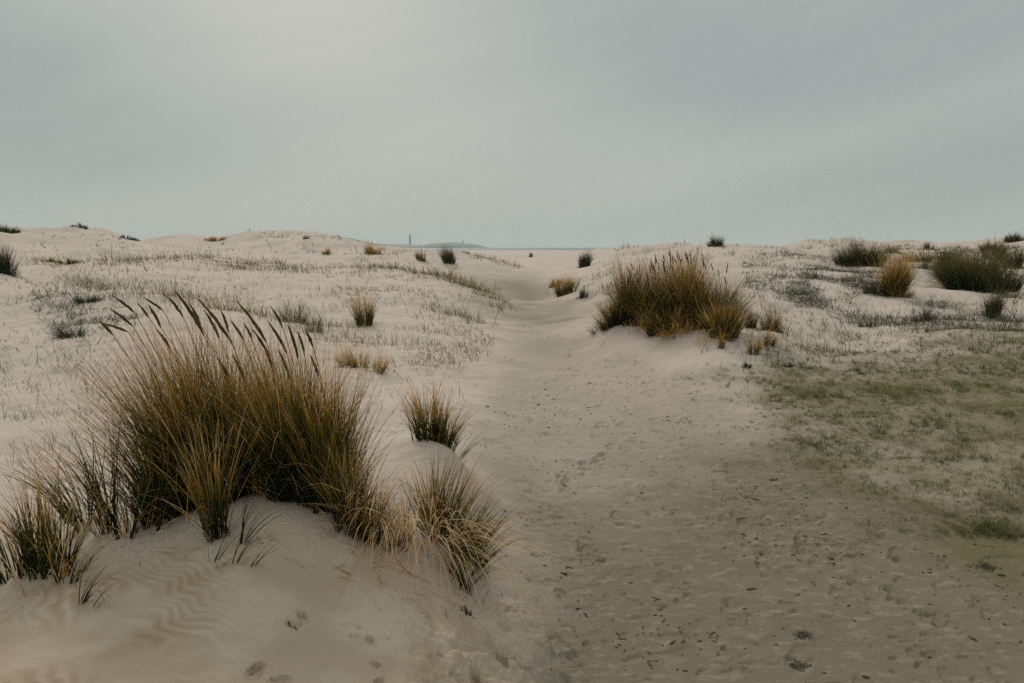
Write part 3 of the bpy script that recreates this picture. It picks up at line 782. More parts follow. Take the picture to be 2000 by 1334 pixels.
TINY = 'tiny dark tuft on the crest of the far pale dune'
SMALL = [
    ('dense green upright tuft alone on the sand slope, left of the path', 708, 628, 46, 74, 240, .34, -.03, MARRAM),
    ('dark tuft with thin splayed stems beyond the largest tussock', 570, 628, 54, 60, 110, .12, -.02, DARK),
    ('small greyish tuft just right of the dark splayed tuft', 612, 646, 44, 38, 80, .35, 0, GREY),
    ('pale olive tuft of low stems on the slope between the largest tussock and the path', 688, 720, 76, 50, 240, .60, -.08, MARRAM),
    ('loose straw stems standing right beside the pale olive tuft', 732, 732, 56, 50, 90, .68, .05, MARRAM),
    ('tall dark green tuft cut by the left edge of the photo', 2, 536, 62, 62, 480, .10, -.08, DARK),
    ('small olive tuft on the far dune, below the lighthouse', 823, 509, 18, 24, 150, .40, -.10, MARRAM),
    ('larger dark olive tuft leaning left, below the beacon tower on the island', 878, 517, 26, 36, 300, .30, -.25, DARK),
    ('tan tuft sliding down the side of the far dune crest', 728, 497, 44, 22, 240, .55, -.2, MARRAM),
    ('small tan tuft on the pale hollow of the far dune', 636, 498, 20, 13, 80, .70, 0, MARRAM),
    (TINY, 598, 470, 10, 10, 40, .3, 0, DARK),
    (TINY, 624, 471, 10, 10, 40, .3, 0, DARK),
    (TINY, 596, 479, 12, 10, 40, .3, 0, DARK),
    ('dark cone-shaped tuft alone on the open sand beyond the path bend', 1142, 525, 28, 30, 420, .18, .02, DARK),
    ('very small dark tuft on the flat beach near the sea strip', 1036, 501, 9, 9, 50, .1, 0, DARK),
    ('yellowish tuft at the right of the path bend', 1106, 574, 46, 40, 300, .48, -.06, MARRAM),
    ('small olive tuft behind the yellowish tuft at the path bend', 1086, 560, 30, 20, 130, .40, -.1, MARRAM),
    ('low blue-green tuft on the little mound right of the path bend', 1137, 586, 28, 22, 120, .10, .05, GREY),
    ('narrow dark tuft close behind the right side of the big middle tussock', 1470, 634, 30, 40, 170, .30, 0, DARK),
    ('wider brown tuft on the mound right of the big middle tussock', 1512, 640, 48, 46, 260, .38, .05, MARRAM),
    ('straw coloured tuft in front of the brown tuft, on the sand mound', 1474, 692, 30, 44, 110, .66, 0, MARRAM),
    ('thin straw tuft with sideways blades right of the straw coloured tuft', 1500, 676, 30, 44, 90, .66, .18, MARRAM),
    ('narrow straw wisp at the front foot of the big middle tussock', 1410, 684, 16, 40, 60, .68, .02, MARRAM),
    ('tiny dark green plant on the bare sand right of the path', 1540, 721, 20, 12, 120, .05, 0, GREY),
    ('tiny blue-green plant at the trampled path edge under the sand mound', 1460, 717, 20, 12, 120, .1, 0, GREY),
    ('dark tuft standing on the skyline above the big middle tussock', 1402, 484, 36, 20, 260, .15, .03, DARK),
    ('broad brown tuft on the right dune, below the skyline', 1692, 524, 116, 50, 1200, .36, -.02, DARK),
    ('small brown tuft close behind the broad brown tuft', 1744, 496, 28, 18, 180, .35, 0, DARK),
    ('dark tuft on the right skyline between the brown tufts', 1814, 486, 22, 17, 150, .08, 0, DARK),
    ('brown and olive tuft behind the tall column-like tuft', 1802, 514, 60, 28, 300, .40, 0, MARRAM),
    ('tall column-like tuft with golden right side, on the right slope', 1757, 582, 52, 84, 900, .36, .03, MARRAM),
    ('dark pointed tuft left of the swept brown tussock', 1848, 530, 30, 46, 330, .10, .02, DARK),
    ('small dark tuft with pale blades at the rear of the swept brown tussock', 1952, 508, 46, 36, 320, .22, .02, DARK),
    ('small round tuft in front of the swept brown tussock', 1945, 616, 48, 54, 420, .24, .02, DARK),
    ('dark tuft above the swept brown tussock near the right edge', 1985, 525, 40, 44, 300, .22, .05, DARK),
    ('low olive tuft leaning against the left of the tall column-like tuft', 1718, 578, 56, 34, 260, .45, -.05, GREY),
    ('low dark tuft on the right slope behind the turf', 1812, 628, 60, 26, 240, .12, 0, GREY),
    ('low grey tuft left of the low dark tuft, behind the turf', 1700, 642, 40, 22, 110, .3, 0, GREY),
    ('small bluish tuft in the hollow left of the dark pointed tuft', 1805, 530, 40, 18, 150, .08, 0, GREY),
]
for i, s in enumerate(SMALL):
    lab = s[0]
    tuft(i, *s, group='tiny tufts on the far dune crest' if lab == TINY else GR)

LOW = 'low plants creeping on the dunes'
SHRUB = [
    ('dark bushy growth on the far left end of the skyline', 6, 459, 56, 14, 500, .1, -.05, DARK),
    ('dark spiky shrub on top of the highest left dune', 152, 449, 34, 10, 220, .1, -.3, DARK),
    ('thin dark growth on the right shoulder of the highest left dune', 248, 470, 44, 9, 220, .2, .3, DARK),
    ('tan grass fringe under the crest of the second far left dune', 420, 474, 54, 9, 220, .6, .1, MARRAM),
    ('olive low bush in the hollow below the highest left dune', 130, 516, 44, 14, 220, .3, .1, DARK),
    ('pale olive low bush joined to the darker bush below the highest left dune', 95, 515, 40, 10, 160, .5, 0, MARRAM),
    ('dark green bush on the hilltop at the right edge', 1990, 472, 46, 16, 420, .05, 0, DARK),
    ('dark low bush on the slope below the right hilltop', 1940, 487, 46, 16, 300, .25, 0, DARK),
    ('withered dark plant lying flat left of the largest tussock', 135, 662, 70, 44, 260, .15, -.35, GREY),
    ('dark creeping plant at the crest left of the largest tussock', 165, 592, 60, 22, 260, .05, .1, GREY),
]
for i, s in enumerate(SHRUB):
    tuft(100 + i, *s, name='dune_shrub', group=LOW, cat='low plant', spread=1.3)


# ---- the big middle tussock and the swept one at the right
def mid_tussock():
    rng = np.random.default_rng(303)
    c = g1(1320, 658); e = tag(empty('marram_tussock', c), 'wide many-spiked brown tussock on the right bank of the path', 'grass tussock', GR)
    sub = []
    for u, v, back, rx, ry, n, h, ln, bv, sp, dr in [
        (1224, 632, .1, .13, .25, 800, 1.26, (.02, 0), (-.02, 0), .18, .30), (1250, 640, .3, .14, .3, 420, .74, (-.05, 0), (-.1, 0), .4, .24), (1205, 636, .05, .12, .15, 320, .74, (-.12, 0), (-.2, 0), .5, .40),
        (1292, 645, .5, .20, .35, 900, 1.16, (-.02, 0), (-.08, 0), .28, .30), (1335, 650, .5, .24, .4, 1400, 1.44, (0, 0), (-.08, 0), .24, .36),
        (1372, 652, .4, .20, .35, 800, 1.12, (.02, 0), (.0, 0), .3, .28), (1408, 655, .3, .22, .3, 850, 1.02, (.07, 0), (.05, 0), .35, .30),
        (1432, 650, .3, .12, .25, 260, .72, (.2, 0), (.15, 0), .5, .30),
        (1410, 662, .0, .20, .2, 650, .70, (.02, 0), (.0, 0), .5, .54), (1310, 655, .05, .32, .15, 800, .60, (.0, -.1), (-.1, -.3), .9, .42), (1265, 642, .05, .12, .12, 300, .62, (.05, -.1), (.2, -.2), .7, .50),
        (1190, 640, .0, .14, .15, 240, .55, (-.22, 0), (-.3, 0), .6, .52), (1170, 648, 0, .12, .08, 80, .30, (-.5, 0), (-.3, 0), .5, .6)]:
        p = g1(u, v); sub.append(clump(rng, (p[0], p[1] + back), rx, ry, n, h, ln, sp, .5, bv, dr - .17, .22, .0085, 7, .52, .25, .14, .55, bundle=34))
    V, Fq, D = join(sub); make_mesh('leaf_blades', V, Fq, MARRAM, parent=e, base=c, attrs={'dry': D})
    dd = [clump(rng, (g1(u, v)[0], g1(u, v)[1]), .3, .12, n, h, ln, .6, .9, bv, .8, .12, .007, 8, .4, .1, .25, .1, .2) for u, v, n, h, ln, bv in
          [(1260, 648, 90, .5, (.1, -.4), (.6, -1.3)), (1330, 662, 170, .5, (-.2, -.4), (-.4, -1.2)), (1395, 668, 90, .45, (.2, -.4), (.3, -1.2))]]
    V, Fq, D = join(dd); make_mesh('dead_blades', V, Fq, MARRAM, parent=e, base=c, attrs={'dry': D})
    for k in range(46):
        u = float(rng.choice([rng.normal(1320, 45), rng.uniform(1225, 1420)], p=[.62, .38]))
        top = np.interp(u, [1215, 1240, 1270, 1300, 1330, 1350, 1375, 1400, 1420], [530, 512, 512, 492, 488, 492, 508, 512, 530]) + abs(rng.normal(0, 13))
        p = g1(float(np.clip(u + rng.normal(0, 15), 1220, 1425)), 645); Y = p[1] + rng.uniform(.1, .7)
        rx_ = p[0] * Y / p[1]; root = (rx_, Y, float(detail(np.array([rx_]), np.array([Y]))[0]))
        tp = at(u, top, Y); hl = rng.uniform(.12, .20)
        ln = tp[2] - root[2] - hl * .9; tilt = rng.normal(-.06, .10)
        if ln < .25: continue
        stalk(rng, e, c, root, ln * 1.02, (tilt, 0), (rng.normal(-.08, .12), 0), hl, .0085, .006)


mid_tussock()


def swept_tussock():
    rng = np.random.default_rng(404)
    c = g1(1915, 568)
    live = join([clump(rng, (g1(u, v)[0], g1(u, v)[1] + back), rx, ry, n, h, ln, sp, .5, bv, dr + .05, .24, .011, 6, .5, .25, .16, .5, bundle=20) for u, v, back, rx, ry, n, h, ln, bv, sp, dr in
                 [(1905, 570, .3, .62, .5, 1900, 1.25, (-.22, 0), (-.35, 0), .6, .28), (1965, 572, .2, .35, .4, 800, .95, (.1, 0), (.1, 0), .6, .26), (1880, 556, .2, .35, .3, 900, 1.15, (-.4, 0), (-.6, 0), .4, .34), (1935, 560, .6, .5, .4, 900, 1.35, (-.10, 0), (-.15, 0), .4, .38)]])
    dead = clump(rng, (g1(1880, 560)[0], g1(1880, 560)[1]), .35, .2, 160, 1.0, (-.6, -.1), .5, .6, (-.7, -.2), .85, .1, .009, 8, .4, .1, .2, .1, .15)
    finish('marram_tussock', 'broad brown tussock swept to the left near the right edge', 'grass tussock', GR, c, live, dead, DARK)


swept_tussock()


# ------------------------------------------------------------------ uncountable ground cover
def poly_points(rng, poly, n):
    poly = np.array(poly, float); out = []
    lo, hi = poly.min(0), poly.max(0); tot = 0
    while tot < n:
        q = rng.uniform(lo, hi, (n * 2, 2)); ins = np.zeros(len(q), bool)
        for k in range(len(poly)):
            (x0, y0), (x1, y1) = poly[k], poly[(k + 1) % len(poly)]
            ins ^= ((y0 > q[:, 1]) != (y1 > q[:, 1])) & (q[:, 0] < (x1 - x0) * (q[:, 1] - y0) / (y1 - y0 + 1e-9) + x0)
        out.append(q[ins]); tot += ins.sum()
    return np.concatenate(out)[:n]


def line_points(rng, line, n, sv, su=6):
    line = np.array(line, float); t = rng.uniform(0, len(line) - 1, n); k = np.minimum(t.astype(int), len(line) - 2); f = (t - k)[:, None]
    p = line[k] * (1 - f) + line[k + 1] * f
    return p + np.stack([rng.normal(0, su, n), rng.normal(0, sv, n) * rng.lognormal(0, .6, n)], 1)


def sprouts(name, label, pts,  nb, h, dry, mat, seed, lean=(-.1, 0), jit=.3, clust=None, wpx=.75, dvar=.2, spread_m=.03, cat='grass'):
    rng = np.random.default_rng(seed)
    g = ground_px(pts[:, 0], pts[:, 1]) if pts.shape[1] == 2 else pts
    g = g[~np.isnan(g[:, 0])]
    if clust:
        k = .25 + fbm(g[:, 0] + seed, g[:, 1], clust[0], 3); g = g[rng.random(len(g)) < sstep(clust[1], clust[2], k)]
    n = len(g); cnt = rng.integers(1, nb * 2, n); idx = np.repeat(np.arange(n), cnt); m = len(idx)
    sz = rng.lognormal(-.1, .55, n)[idx]
    x = g[idx, 0] + rng.normal(0, spread_m, m); y = g[idx, 1] + rng.normal(0, spread_m, m)
    root = np.stack([x, y, detail(x, y) - .006], 1)
    L = h * sz * rng.uniform(.5, 1.2, m)
    w = np.maximum(.0032, wpx * 1.3 * y / F) * rng.uniform(.7, 1.2, m)
    v0 = np.array(lean) + rng.normal(0, jit, (m, 2)); vb = rng.normal(0, .35, (m, 2)) + np.array(lean)
    V, Fq, D = strips(root, L, v0, vb, w, np.clip(rng.normal(dry, dvar, m), 0, 1), 3, rng, tipdry=.2)
    o = make_mesh(name, V, Fq, mat, attrs={'dry': D})
    return tag(o, label, cat, kind='stuff')


rng = np.random.default_rng(55)
LEFT = [(0, 540), (120, 520), (420, 515), (760, 532), (880, 550), (985, 605), (960, 690), (900, 730), (780, 740), (640, 700), (600, 660), (420, 610), (300, 590), (0, 600)]
pts = np.concatenate([poly_points(rng, LEFT, 4200), poly_points(rng, [(640, 560), (900, 560), (985, 610), (965, 680), (860, 740), (640, 680)], 1500)])
sprouts('young_grass_shoots', 'sparse short grass shoots over the left dune slope', pts, 2, .085, .60, DUNEG, 61, clust=(1.7, -.15, .75))
pts = np.concatenate([poly_points(rng, [(0, 600), (280, 600), (230, 780), (60, 960), (0, 960)], 520), poly_points(rng, [(640, 740), (900, 740), (900, 800), (700, 830)], 60)])
sprouts('thin_dark_stems', 'thin dark stems dotted over the sand at the left', pts, 2, .11, .22, GREY, 62, lean=(-.15, 0), jit=.4, clust=(1.2, -.4, .5))
pts = np.concatenate([line_points(rng, l, n, sv) for l, n, sv in [
    ([(190, 512), (300, 507), (420, 508), (560, 525)], 800, 5), ([(430, 519), (560, 527), (680, 527), (770, 527)], 700, 4), ([(770, 527), (880, 545), (950, 575)], 700, 4), ([(940, 568), (965, 585), (990, 608)], 120, 5),
    ([(120, 545), (220, 562), (300, 575), (420, 598), (560, 625), (640, 640)], 850, 8), ([(760, 590), (860, 605), (930, 630)], 160, 5), ([(700, 505), (780, 492), (860, 492)], 120, 3), ([(900, 491), (960, 505), (1020, 527)], 200, 2),
    ([(640, 464), (700, 472), (760, 488)], 260, 3), ([(1080, 572), (1120, 562), (1180, 540), (1200, 520)], 150, 4), ([(60, 516), (130, 514), (200, 516)], 130, 3), ([(480, 462), (560, 461), (640, 464)], 100, 1.5), ([(1150, 575), (1250, 575)], 90, 4)]])
sprouts('ridge_grass', 'fringes of tan grass along the dune ridges', pts, 3, .20, .58, DUNEG, 63, lean=(-.12, 0), jit=.3, spread_m=.16, clust=(2.0, -.6, .5))
pts = np.concatenate([poly_points(rng, [(60, 560), (200, 555), (300, 600), (250, 640), (120, 660), (70, 620)], 700), poly_points(rng, [(90, 600), (200, 600), (200, 740), (90, 740)], 120)])
sprouts('creeping_cover', 'dark leafy ground cover behind the left of the largest tussock', pts, 6, .10, .12, GREY, 64, jit=.7, clust=(1.0, -.3, .5), spread_m=.05, cat='ground cover')
pts = np.concatenate([poly_points(rng, [(1440, 500), (1560, 485), (1650, 500), (1720, 560), (1700, 600), (1560, 600), (1450, 560)], 1500),
                      poly_points(rng, [(1580, 520), (1720, 530), (1740, 585), (1620, 600), (1540, 590)], 1800),
                      poly_points(rng, [(1640, 600), (1800, 590), (2000, 600), (2000, 650), (1800, 650), (1660, 660)], 1500),
                      poly_points(rng, [(1380, 480), (1480, 478), (1700, 486), (1640, 500), (1420, 500)], 200), poly_points(rng, [(1640, 500), (1720, 486), (2000, 478), (2000, 545), (1860, 530), (1760, 520)], 1100)])
sprouts('creeping_cover', 'grey-green creeping plants over the right slope', pts, 6, .13, .34, GREY, 65, jit=.8, clust=(1.6, -.2, .5), spread_m=.12, cat='ground cover', dvar=.3)
pts = np.concatenate([poly_points(rng, [(1450, 560), (1700, 600), (2000, 600), (2000, 690), (1600, 730), (1480, 700)], 900), poly_points(rng, [(1700, 485), (1990, 480), (1990, 600), (1850, 540), (1720, 500)], 1900),
                      poly_points(rng, [(1500, 690), (1700, 680), (1700, 730), (1450, 760)], 150), poly_points(rng, [(1170, 560), (1250, 540), (1220, 620), (1180, 630)], 120)])
sprouts('sparse_slope_grass', 'sparse olive grass on the right dune slope', pts, 4, .12, .38, DUNEG, 66, jit=.4, clust=(2, -.4, .5), spread_m=.05)
pts = np.concatenate([poly_points(rng, [(60, 450), (240, 465), (300, 500), (40, 505)], 60), poly_points(rng, [(300, 470), (700, 475), (760, 500), (300, 500)], 140), poly_points(rng, [(1230, 482), (1400, 484), (1380, 520), (1160, 520)], 100)])
sprouts('sparse_far_grass', 'scattered blades on the far pale dunes', pts, 2, .22, .4, DARK, 67)
for k, (pp, lab) in enumerate([([(1140, 487), (1250, 487)], 'dark specks of plants along the low ridge before the sea'), ([(1560, 483), (1690, 484)], 'dark fringe of plants along the right skyline')]):
    sprouts('ridge_plants', lab, line_points(rng, pp, 60, 1.0, 3), 4, .45, .1, DARK, 70 + k, jit=.5, spread_m=.2, cat='plants')


_r = np.random.default_rng(77); _q = []
for (tx, ty, trx, tH) in TUFTS:
    if ty > 70: continue
    k = int(10 + 26 * trx); a = _r.uniform(0, 6.28, k); d = trx * (.9 + _r.exponential(.9, k))
    _q.append(np.stack([tx + d * np.cos(a), ty + d * np.sin(a), np.zeros(k)], 1))
sprouts('tuft_runners', 'thin shoots running out around the grass tufts', np.concatenate(_q), 3, .13, .42, DUNEG, 78, jit=.45, spread_m=.07)


def turf():
    rng = np.random.default_rng(88)
    n = 620000
    y = np.exp(rng.uniform(math.log(4.2), math.log(14), n)); az = rng.uniform(math.radians(12), math.radians(40), n); x = y * np.tan(az)
    m = TURF(x, y, .15 * fbm(x, y, .9, 4))
    d = (.35 + .65 * sstep(-.4, .6, fbm(x, y, 1.0, 4))) * (.3 + .7 * sstep(-.3, .4, fbm(x + 7, y, .22, 3)))
    k = rng.random(n) < m * d * .9; x, y = x[k], y[k]; n = len(x)
    keep = rng.random(n) < .055
    fx, fy = x[keep], y[keep]                                   # little tufts, each of several leaves
    cnt = rng.integers(4, 15, len(fx)); idx = np.repeat(np.arange(len(fx)), cnt)
    th = rng.random(n) < .28                                    # and single leaves between them
    x = np.concatenate([fx[idx] + rng.normal(0, .013, len(idx)), x[th]]); y = np.concatenate([fy[idx] + rng.normal(0, .013, len(idx)), y[th]]); n = len(x)
    big = np.concatenate([rng.lognormal(.1, .45, len(fx))[idx], np.full(th.sum(), .55)])
    tone = np.concatenate([rng.normal(0, .16, len(fx))[idx], rng.normal(0, .2, th.sum())])
    root = np.stack([x, y, detail(x, y) - .004], 1)
    green = sstep(-.2, .5, fbm(x + 30, y + 4, .7, 3))
    L = rng.uniform(.018, .042, n) * big * (1 + .4 * green); w = np.maximum(.0032, .75 * y / F) * rng.uniform(.7, 1.3, n)
    V, Fq, D = strips(root, L, rng.normal(0, .55, (n, 2)), rng.normal(0, .5, (n, 2)), w, np.clip(.84 - .46 * green + tone, 0, 1), 3, rng, tipdry=.1, clampz=False)
    tag(make_mesh('short_turf', V, Fq, TURFM, attrs={'dry': D}), 'patchy short green turf on the sand at the right', 'turf', kind='stuff')


turf()


def fallen_straw():
    rng = np.random.default_rng(123); R_ = []
    for (u, v, su, sv, k) in [(500, 1060, 160, 30, 40), (760, 1110, 60, 50, 46), (900, 1160, 70, 40, 36), (80, 1160, 70, 25, 26), (230, 1060, 70, 25, 26), (850, 880, 60, 20, 20), (120, 880, 90, 60, 40)]:
        q = np.stack([rng.normal(u, su, k), rng.normal(v, sv, k)], 1); R_.append(ground_px(q[:, 0], q[:, 1]))
    root = np.concatenate(R_); root = root[~np.isnan(root[:, 0])]; root[:, 2] = detail(root[:, 0], root[:, 1]) + .002; n = len(root)
    a = rng.uniform(0, 6.28, n); v0 = np.stack([np.cos(a), np.sin(a)], 1) * 1.62
    V, Fq, D = strips(root, rng.lognormal(math.log(.09), .6, n), v0, rng.normal(0, .5, (n, 2)), rng.uniform(.0022, .004, n), rng.uniform(.45, 1, n), 6, rng, tipdry=0)
    tag(make_mesh('fallen_straw', V, Fq, MARRAM, attrs={'dry': D}), 'loose dead straw lying on the sand around the near tufts', 'straw', kind='stuff')


fallen_straw()


def litter():
    """Crumbs of dead plants, shell and dung on the path: small bent flakes."""
    rng = np.random.default_rng(99)
    Vs, Fs, o = [], [], 0
    n = 7000
    yy = np.exp(rng.uniform(math.log(2.5), math.log(17), n)); xx = rng.uniform(-.55, 7, n) * (.4 + yy / 12)
    m = PATH(xx, yy) * (.10 + .9 * sstep(.05, .6, fbm(xx, yy, 1.1, 4)))
    k = rng.random(n) < m; xx, yy = xx[k], yy[k]
    zz = detail(xx, yy)
    for x, y, z in zip(xx, yy, zz):
        s = rng.lognormal(math.log(.0026), .38) * (1 + y / 14); el = rng.uniform(1, 4.5); a = rng.uniform(0, 3.14)
        t = np.arange(6) * math.pi / 3
        px = np.cos(t) * s * el * rng.uniform(.6, 1.2, 6); py = np.sin(t) * s * rng.uniform(.6, 1.2, 6)
        X = x + px * math.cos(a) - py * math.sin(a); Yq = y + px * math.sin(a) + py * math.cos(a)
        zr = z + .003 + rng.uniform(-.2, .5, 6) * s
        top = np.array([[x, y, z + .003 + s * .6]])
        V = np.concatenate([np.stack([X, Yq, zr], 1), top, np.stack([X, Yq, np.full(6, z - .012)], 1)])
        Fs.append(np.array([[i, (i + 1) % 6, 6] for i in range(6)] + [[i + 7, (i + 1) % 6 + 7, (i + 1) % 6] for i in range(6)] + [[i + 7, (i + 1) % 6, i] for i in range(6)]) + o)
        Vs.append(V); o += 13
    tag(make_mesh('plant_litter', np.concatenate(Vs), np.concatenate(Fs), DEBRIS, smooth=False), 'dark crumbs of dry plants and shell strewn over the path', 'litter', kind='stuff')


litter()


def weed_clump(label, u, v, wpx, seed):
    rng = np.random.default_rng(seed); c = g1(u, v); m = c[1] / F; W = wpx * m
    c[2] = float(detail(c[:1], c[1:2])[0])
    n = 90
    x = c[0] + rng.normal(0, W * .22, n); y = c[1] + rng.normal(0, W * .16, n)
    root = np.stack([x, y, detail(x, y) - .003], 1)
    a = rng.uniform(0, 6.28, n); th = rng.uniform(.9, 1.6, n)
    v0 = np.stack([np.cos(a) * th, np.sin(a) * th], 1)
    V, Fq, D = strips(root, rng.uniform(.012, .035, n) * W / .1, v0, v0 * rng.uniform(.1, .5, n)[:, None], rng.uniform(.003, .007, n), rng.uniform(0, .5, n), 4, rng, kink=1.2, tip=.5)
    o = make_mesh('dried_weed', V, Fq, DEBRIS, base=c)
    tag(o, label, 'dried weed', 'clumps of dried weed on the path')


weed_clump('dark tangled weed clump at the bottom of the path, upper of two close together', 1570, 1242, 34, 1)
weed_clump('dark weed clump at the bottom of the path, lower of two close together', 1560, 1296, 44, 2)
weed_clump('dark weed clump on the darker sand near the right edge', 1925, 1110, 44, 3)
weed_clump('small dark weed scrap in the middle of the path', 1510, 937, 16, 4)
weed_clump('tiny dark weed scrap on the pale upper path', 1150, 797, 12, 5)
weed_clump('dark weed scrap under the drooping tuft at the path edge', 905, 1140, 40, 6)
weed_clump('dark weed scrap at the foot of the near dune, below the drooping tuft', 912, 1195, 26, 7)


def twig(label, a, b, r, seed, sag=.0):
    rng = np.random.default_rng(seed); A, B = g1(*a), g1(*b); n = 9; s = np.linspace(0, 1, n)
    pos = A + (B - A) * s[:, None]; nrm = np.array([-(B - A)[1], (B - A)[0], 0]); pos += nrm * (np.sin(s * math.pi) * sag + rng.normal(0, .02, n))[:, None]
    pos[:, 2] = detail(pos[:, 0], pos[:, 1]) + r * .7
    d = (B - A) / np.linalg.norm(B - A); e1 = np.array([-d[1], d[0], 0]); e2 = np.array([0, 0, 1.])
    k = 6; t = np.arange(k) * 2 * math.pi / k; rad = r * (1 - .5 * s) * (1 + rng.normal(0, .12, n)); rad[0] *= .6; rad[-1] *= .3
    V = (pos[:, None] + rad[:, None, None] * (np.cos(t)[None, :, None] * e1 + np.sin(t)[None, :, None] * e2)).reshape(-1, 3)
    i = np.arange(n - 1)[:, None]; j = np.arange(k)[None]
    Fq = np.stack([i * k + j, i * k + (j + 1) % k, (i + 1) * k + (j + 1) % k, (i + 1) * k + j], -1).reshape(-1, 4)
    tag(make_mesh('twig', V, Fq, WOOD, base=pos[0]), label, 'twig', 'twigs lying on the sand')


twig('short dark twig on the near dune face, below the largest tussock', (562, 1215), (581, 1231), .004, 1)
twig('long thin twig lying in the right turf', (1738, 890), (1782, 888), .0026, 2, .05)
twig('bent twig on the turf edge near the path, below the green patch', (1778, 938), (1826, 941), .0026, 3, .08)
twig('thin twig on darker sand left of a small dark weed scrap', (1440, 1012), (1482, 1014), .0026, 4, .06)

# ------------------------------------------------------------------ air
HZ = bpy.data.materials.new('haze_air'); HZ.use_nodes = True
nt = HZ.node_tree; nt.nodes.clear()
pv = nt.nodes.new('ShaderNodeVolumePrincipled'); pv.inputs['Density'].default_value = 1.9e-4
pv.inputs['Color'].default_value = (.86, .92, .90, 1); pv.inputs['Anisotropy'].default_value = .1
nt.links.new(pv.outputs[0], nt.nodes.new('ShaderNodeOutputMaterial').inputs['Volume'])
x0, y0, z0, x1, y1, z1 = -8000, -8000, -3, 8000, 8000, 75
V = np.array([[x, y, z] for x in (x0, x1) for y in (y0, y1) for z in (z0, z1)], float)
tag(make_mesh('haze', V, np.array([[0, 1, 3, 2], [4, 6, 7, 5], [0, 4, 5, 1], [2, 3, 7, 6], [0, 2, 6, 4], [1, 5, 7, 3]]), HZ, smooth=False), 'pale sea haze in the air', 'haze', kind='stuff')

# ------------------------------------------------------------------ sky and sun
SUN_EL, SUN_AZ = math.radians(31), math.radians(-20)
w = bpy.data.worlds.new('World'); scene.world = w; w.use_nodes = True
nt = w.node_tree; nt.nodes.clear(); ns = nt.nodes
sky = ns.new('ShaderNodeTexSky'); sky.sky_type = 'NISHITA'; sky.sun_disc = False
sky.sun_elevation = SUN_EL; sky.sun_rotation = SUN_AZ; sky.air_density = 1; sky.dust_density = 3
gen = ns.new('ShaderNodeTexCoord').outputs['Generated']
sep = ns.new('ShaderNodeSeparateXYZ'); nt.links.new(gen, sep.inputs[0])
AZ = math_(nt, 'ARCTAN2', sep.outputs[0], sep.outputs[1])
EL = math_(nt, 'ARCSINE', sep.outputs[2])


def sky_blob(u, v, su, sv, rot, amp):
    a, yc, zc = ray(u, v); az0 = math.atan2(float(a), float(yc)); el0 = math.atan2(float(zc), math.hypot(float(a), float(yc)))
    dx = math_(nt, 'SUBTRACT', AZ, az0); dy = math_(nt, 'SUBTRACT', EL, el0); c, s = math.cos(rot), math.sin(rot)
    p = math_(nt, 'DIVIDE', math_(nt, 'ADD', math_(nt, 'MULTIPLY', dx, c), math_(nt, 'MULTIPLY', dy, s)), su / F)
    q = math_(nt, 'DIVIDE', math_(nt, 'SUBTRACT', math_(nt, 'MULTIPLY', dy, c), math_(nt, 'MULTIPLY', dx, s)), sv / F)
    d = math_(nt, 'ADD', math_(nt, 'MULTIPLY', p, p), math_(nt, 'MULTIPLY', q, q))
    return math_(nt, 'MULTIPLY', math_(nt, 'EXPONENT', math_(nt, 'MULTIPLY', d, -1)), amp)


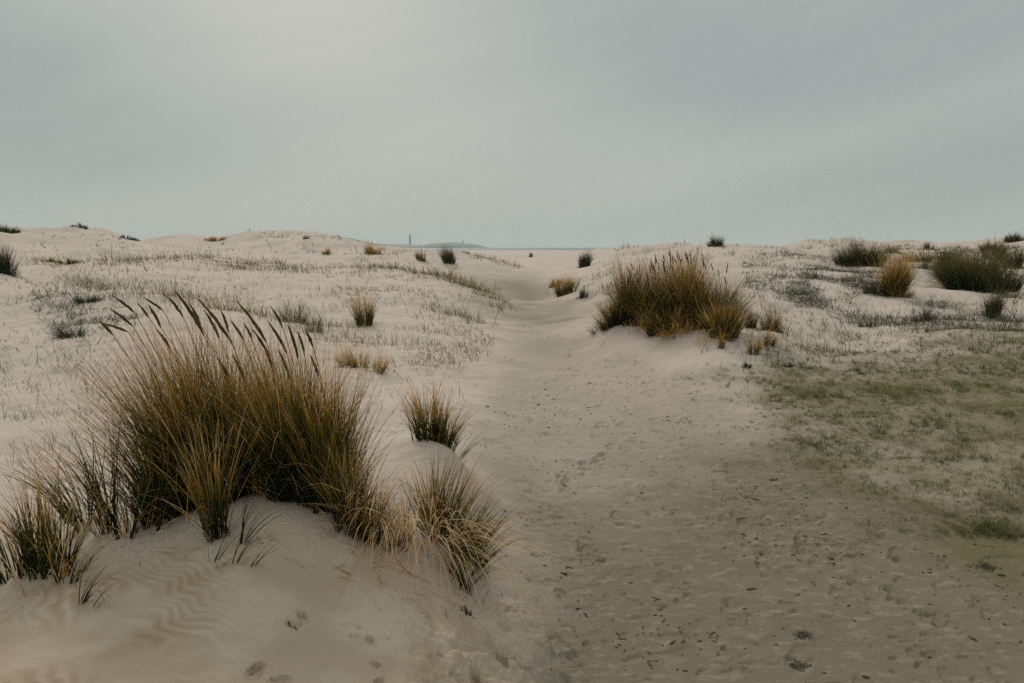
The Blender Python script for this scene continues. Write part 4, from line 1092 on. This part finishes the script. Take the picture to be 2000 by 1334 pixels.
comb = ns.new('ShaderNodeCombineXYZ')
nt.links.new(math_(nt, 'ADD', AZ, math_(nt, 'MULTIPLY', EL, -1.2)), comb.inputs[0]); nt.links.new(math_(nt, 'ADD', math_(nt, 'MULTIPLY', EL, 3.2), math_(nt, 'MULTIPLY', AZ, -.55)), comb.inputs[1])
warp = noise(nt, comb.outputs[0], 2.2, 5, .5)
fine = noise(nt, comb.outputs[0], 7.5, 4, .55)
t = math_(nt, 'ADD', math_(nt, 'MULTIPLY', math_(nt, 'SUBTRACT', warp, .5), .9), math_(nt, 'MULTIPLY', math_(nt, 'SUBTRACT', fine, .5), .18))
for bl in [(600, 60, 360, 300, -.55, .36), (950, 120, 420, 200, -.3, .25), (60, 190, 330, 130, -.12, -.34), (1330, 140, 420, 130, -.25, -.22), (1650, 270, 560, 60, .22, .28), (1950, 330, 300, 60, .15, -.16),
           (900, 330, 700, 90, .1, .10), (250, 340, 380, 60, .0, -.10), (1950, 20, 420, 150, .2, -.12)]:
    t = math_(nt, 'ADD', t, sky_blob(*bl[:5], bl[5] * (1.0 if bl[5] > 0 else 1.3)))
t = math_(nt, 'ADD', t, .42, clamp=True)
cloud = mixc(nt, t, (2.70, 3.20, 3.18), (4.22, 4.36, 4.08))
zen = mrange(nt, EL, math.radians(22), math.radians(75), 1.0, 2.35)
vm = ns.new('ShaderNodeVectorMath'); vm.operation = 'SCALE'; nt.links.new(cloud, vm.inputs[0]); nt.links.new(zen, vm.inputs['Scale'])
final = mixc(nt, .025, vm.outputs[0], sky.outputs[0])
bg = ns.new('ShaderNodeBackground'); bg.inputs['Strength'].default_value = .1
nt.links.new(final, bg.inputs['Color'])
nt.links.new(bg.outputs[0], ns.new('ShaderNodeOutputWorld').inputs[0])

sun = bpy.data.lights.new('sun', 'SUN'); sun.energy = 1.5; sun.angle = math.radians(10); sun.color = (1, .93, .83)
so = bpy.data.objects.new('sun', sun); COL.objects.link(so)
from mathutils import Vector
dirv = Vector((math.sin(SUN_AZ) * math.cos(SUN_EL), math.cos(SUN_AZ) * math.cos(SUN_EL), math.sin(SUN_EL)))
so.rotation_euler = dirv.to_track_quat('Z', 'Y').to_euler(); so.location = (0, 0, 50)

cam = bpy.data.cameras.new('camera'); cam.lens = 26; cam.sensor_width = 36; cam.clip_end = 30000; cam.clip_start = .05
co = bpy.data.objects.new('camera', cam); COL.objects.link(co); co.location = (0, 0, ZC)
co.rotation_euler = (math.pi / 2 - P, 0, 0); scene.camera = co

scene.view_settings.view_transform = 'Standard'; scene.view_settings.look = 'None'
scene.view_settings.exposure = .16; scene.view_settings.gamma = 1
scene.cycles.use_denoising = False
scene.cycles.volume_bounces = 1
scene.cycles.max_bounces = 6; scene.cycles.transparent_max_bounces = 8
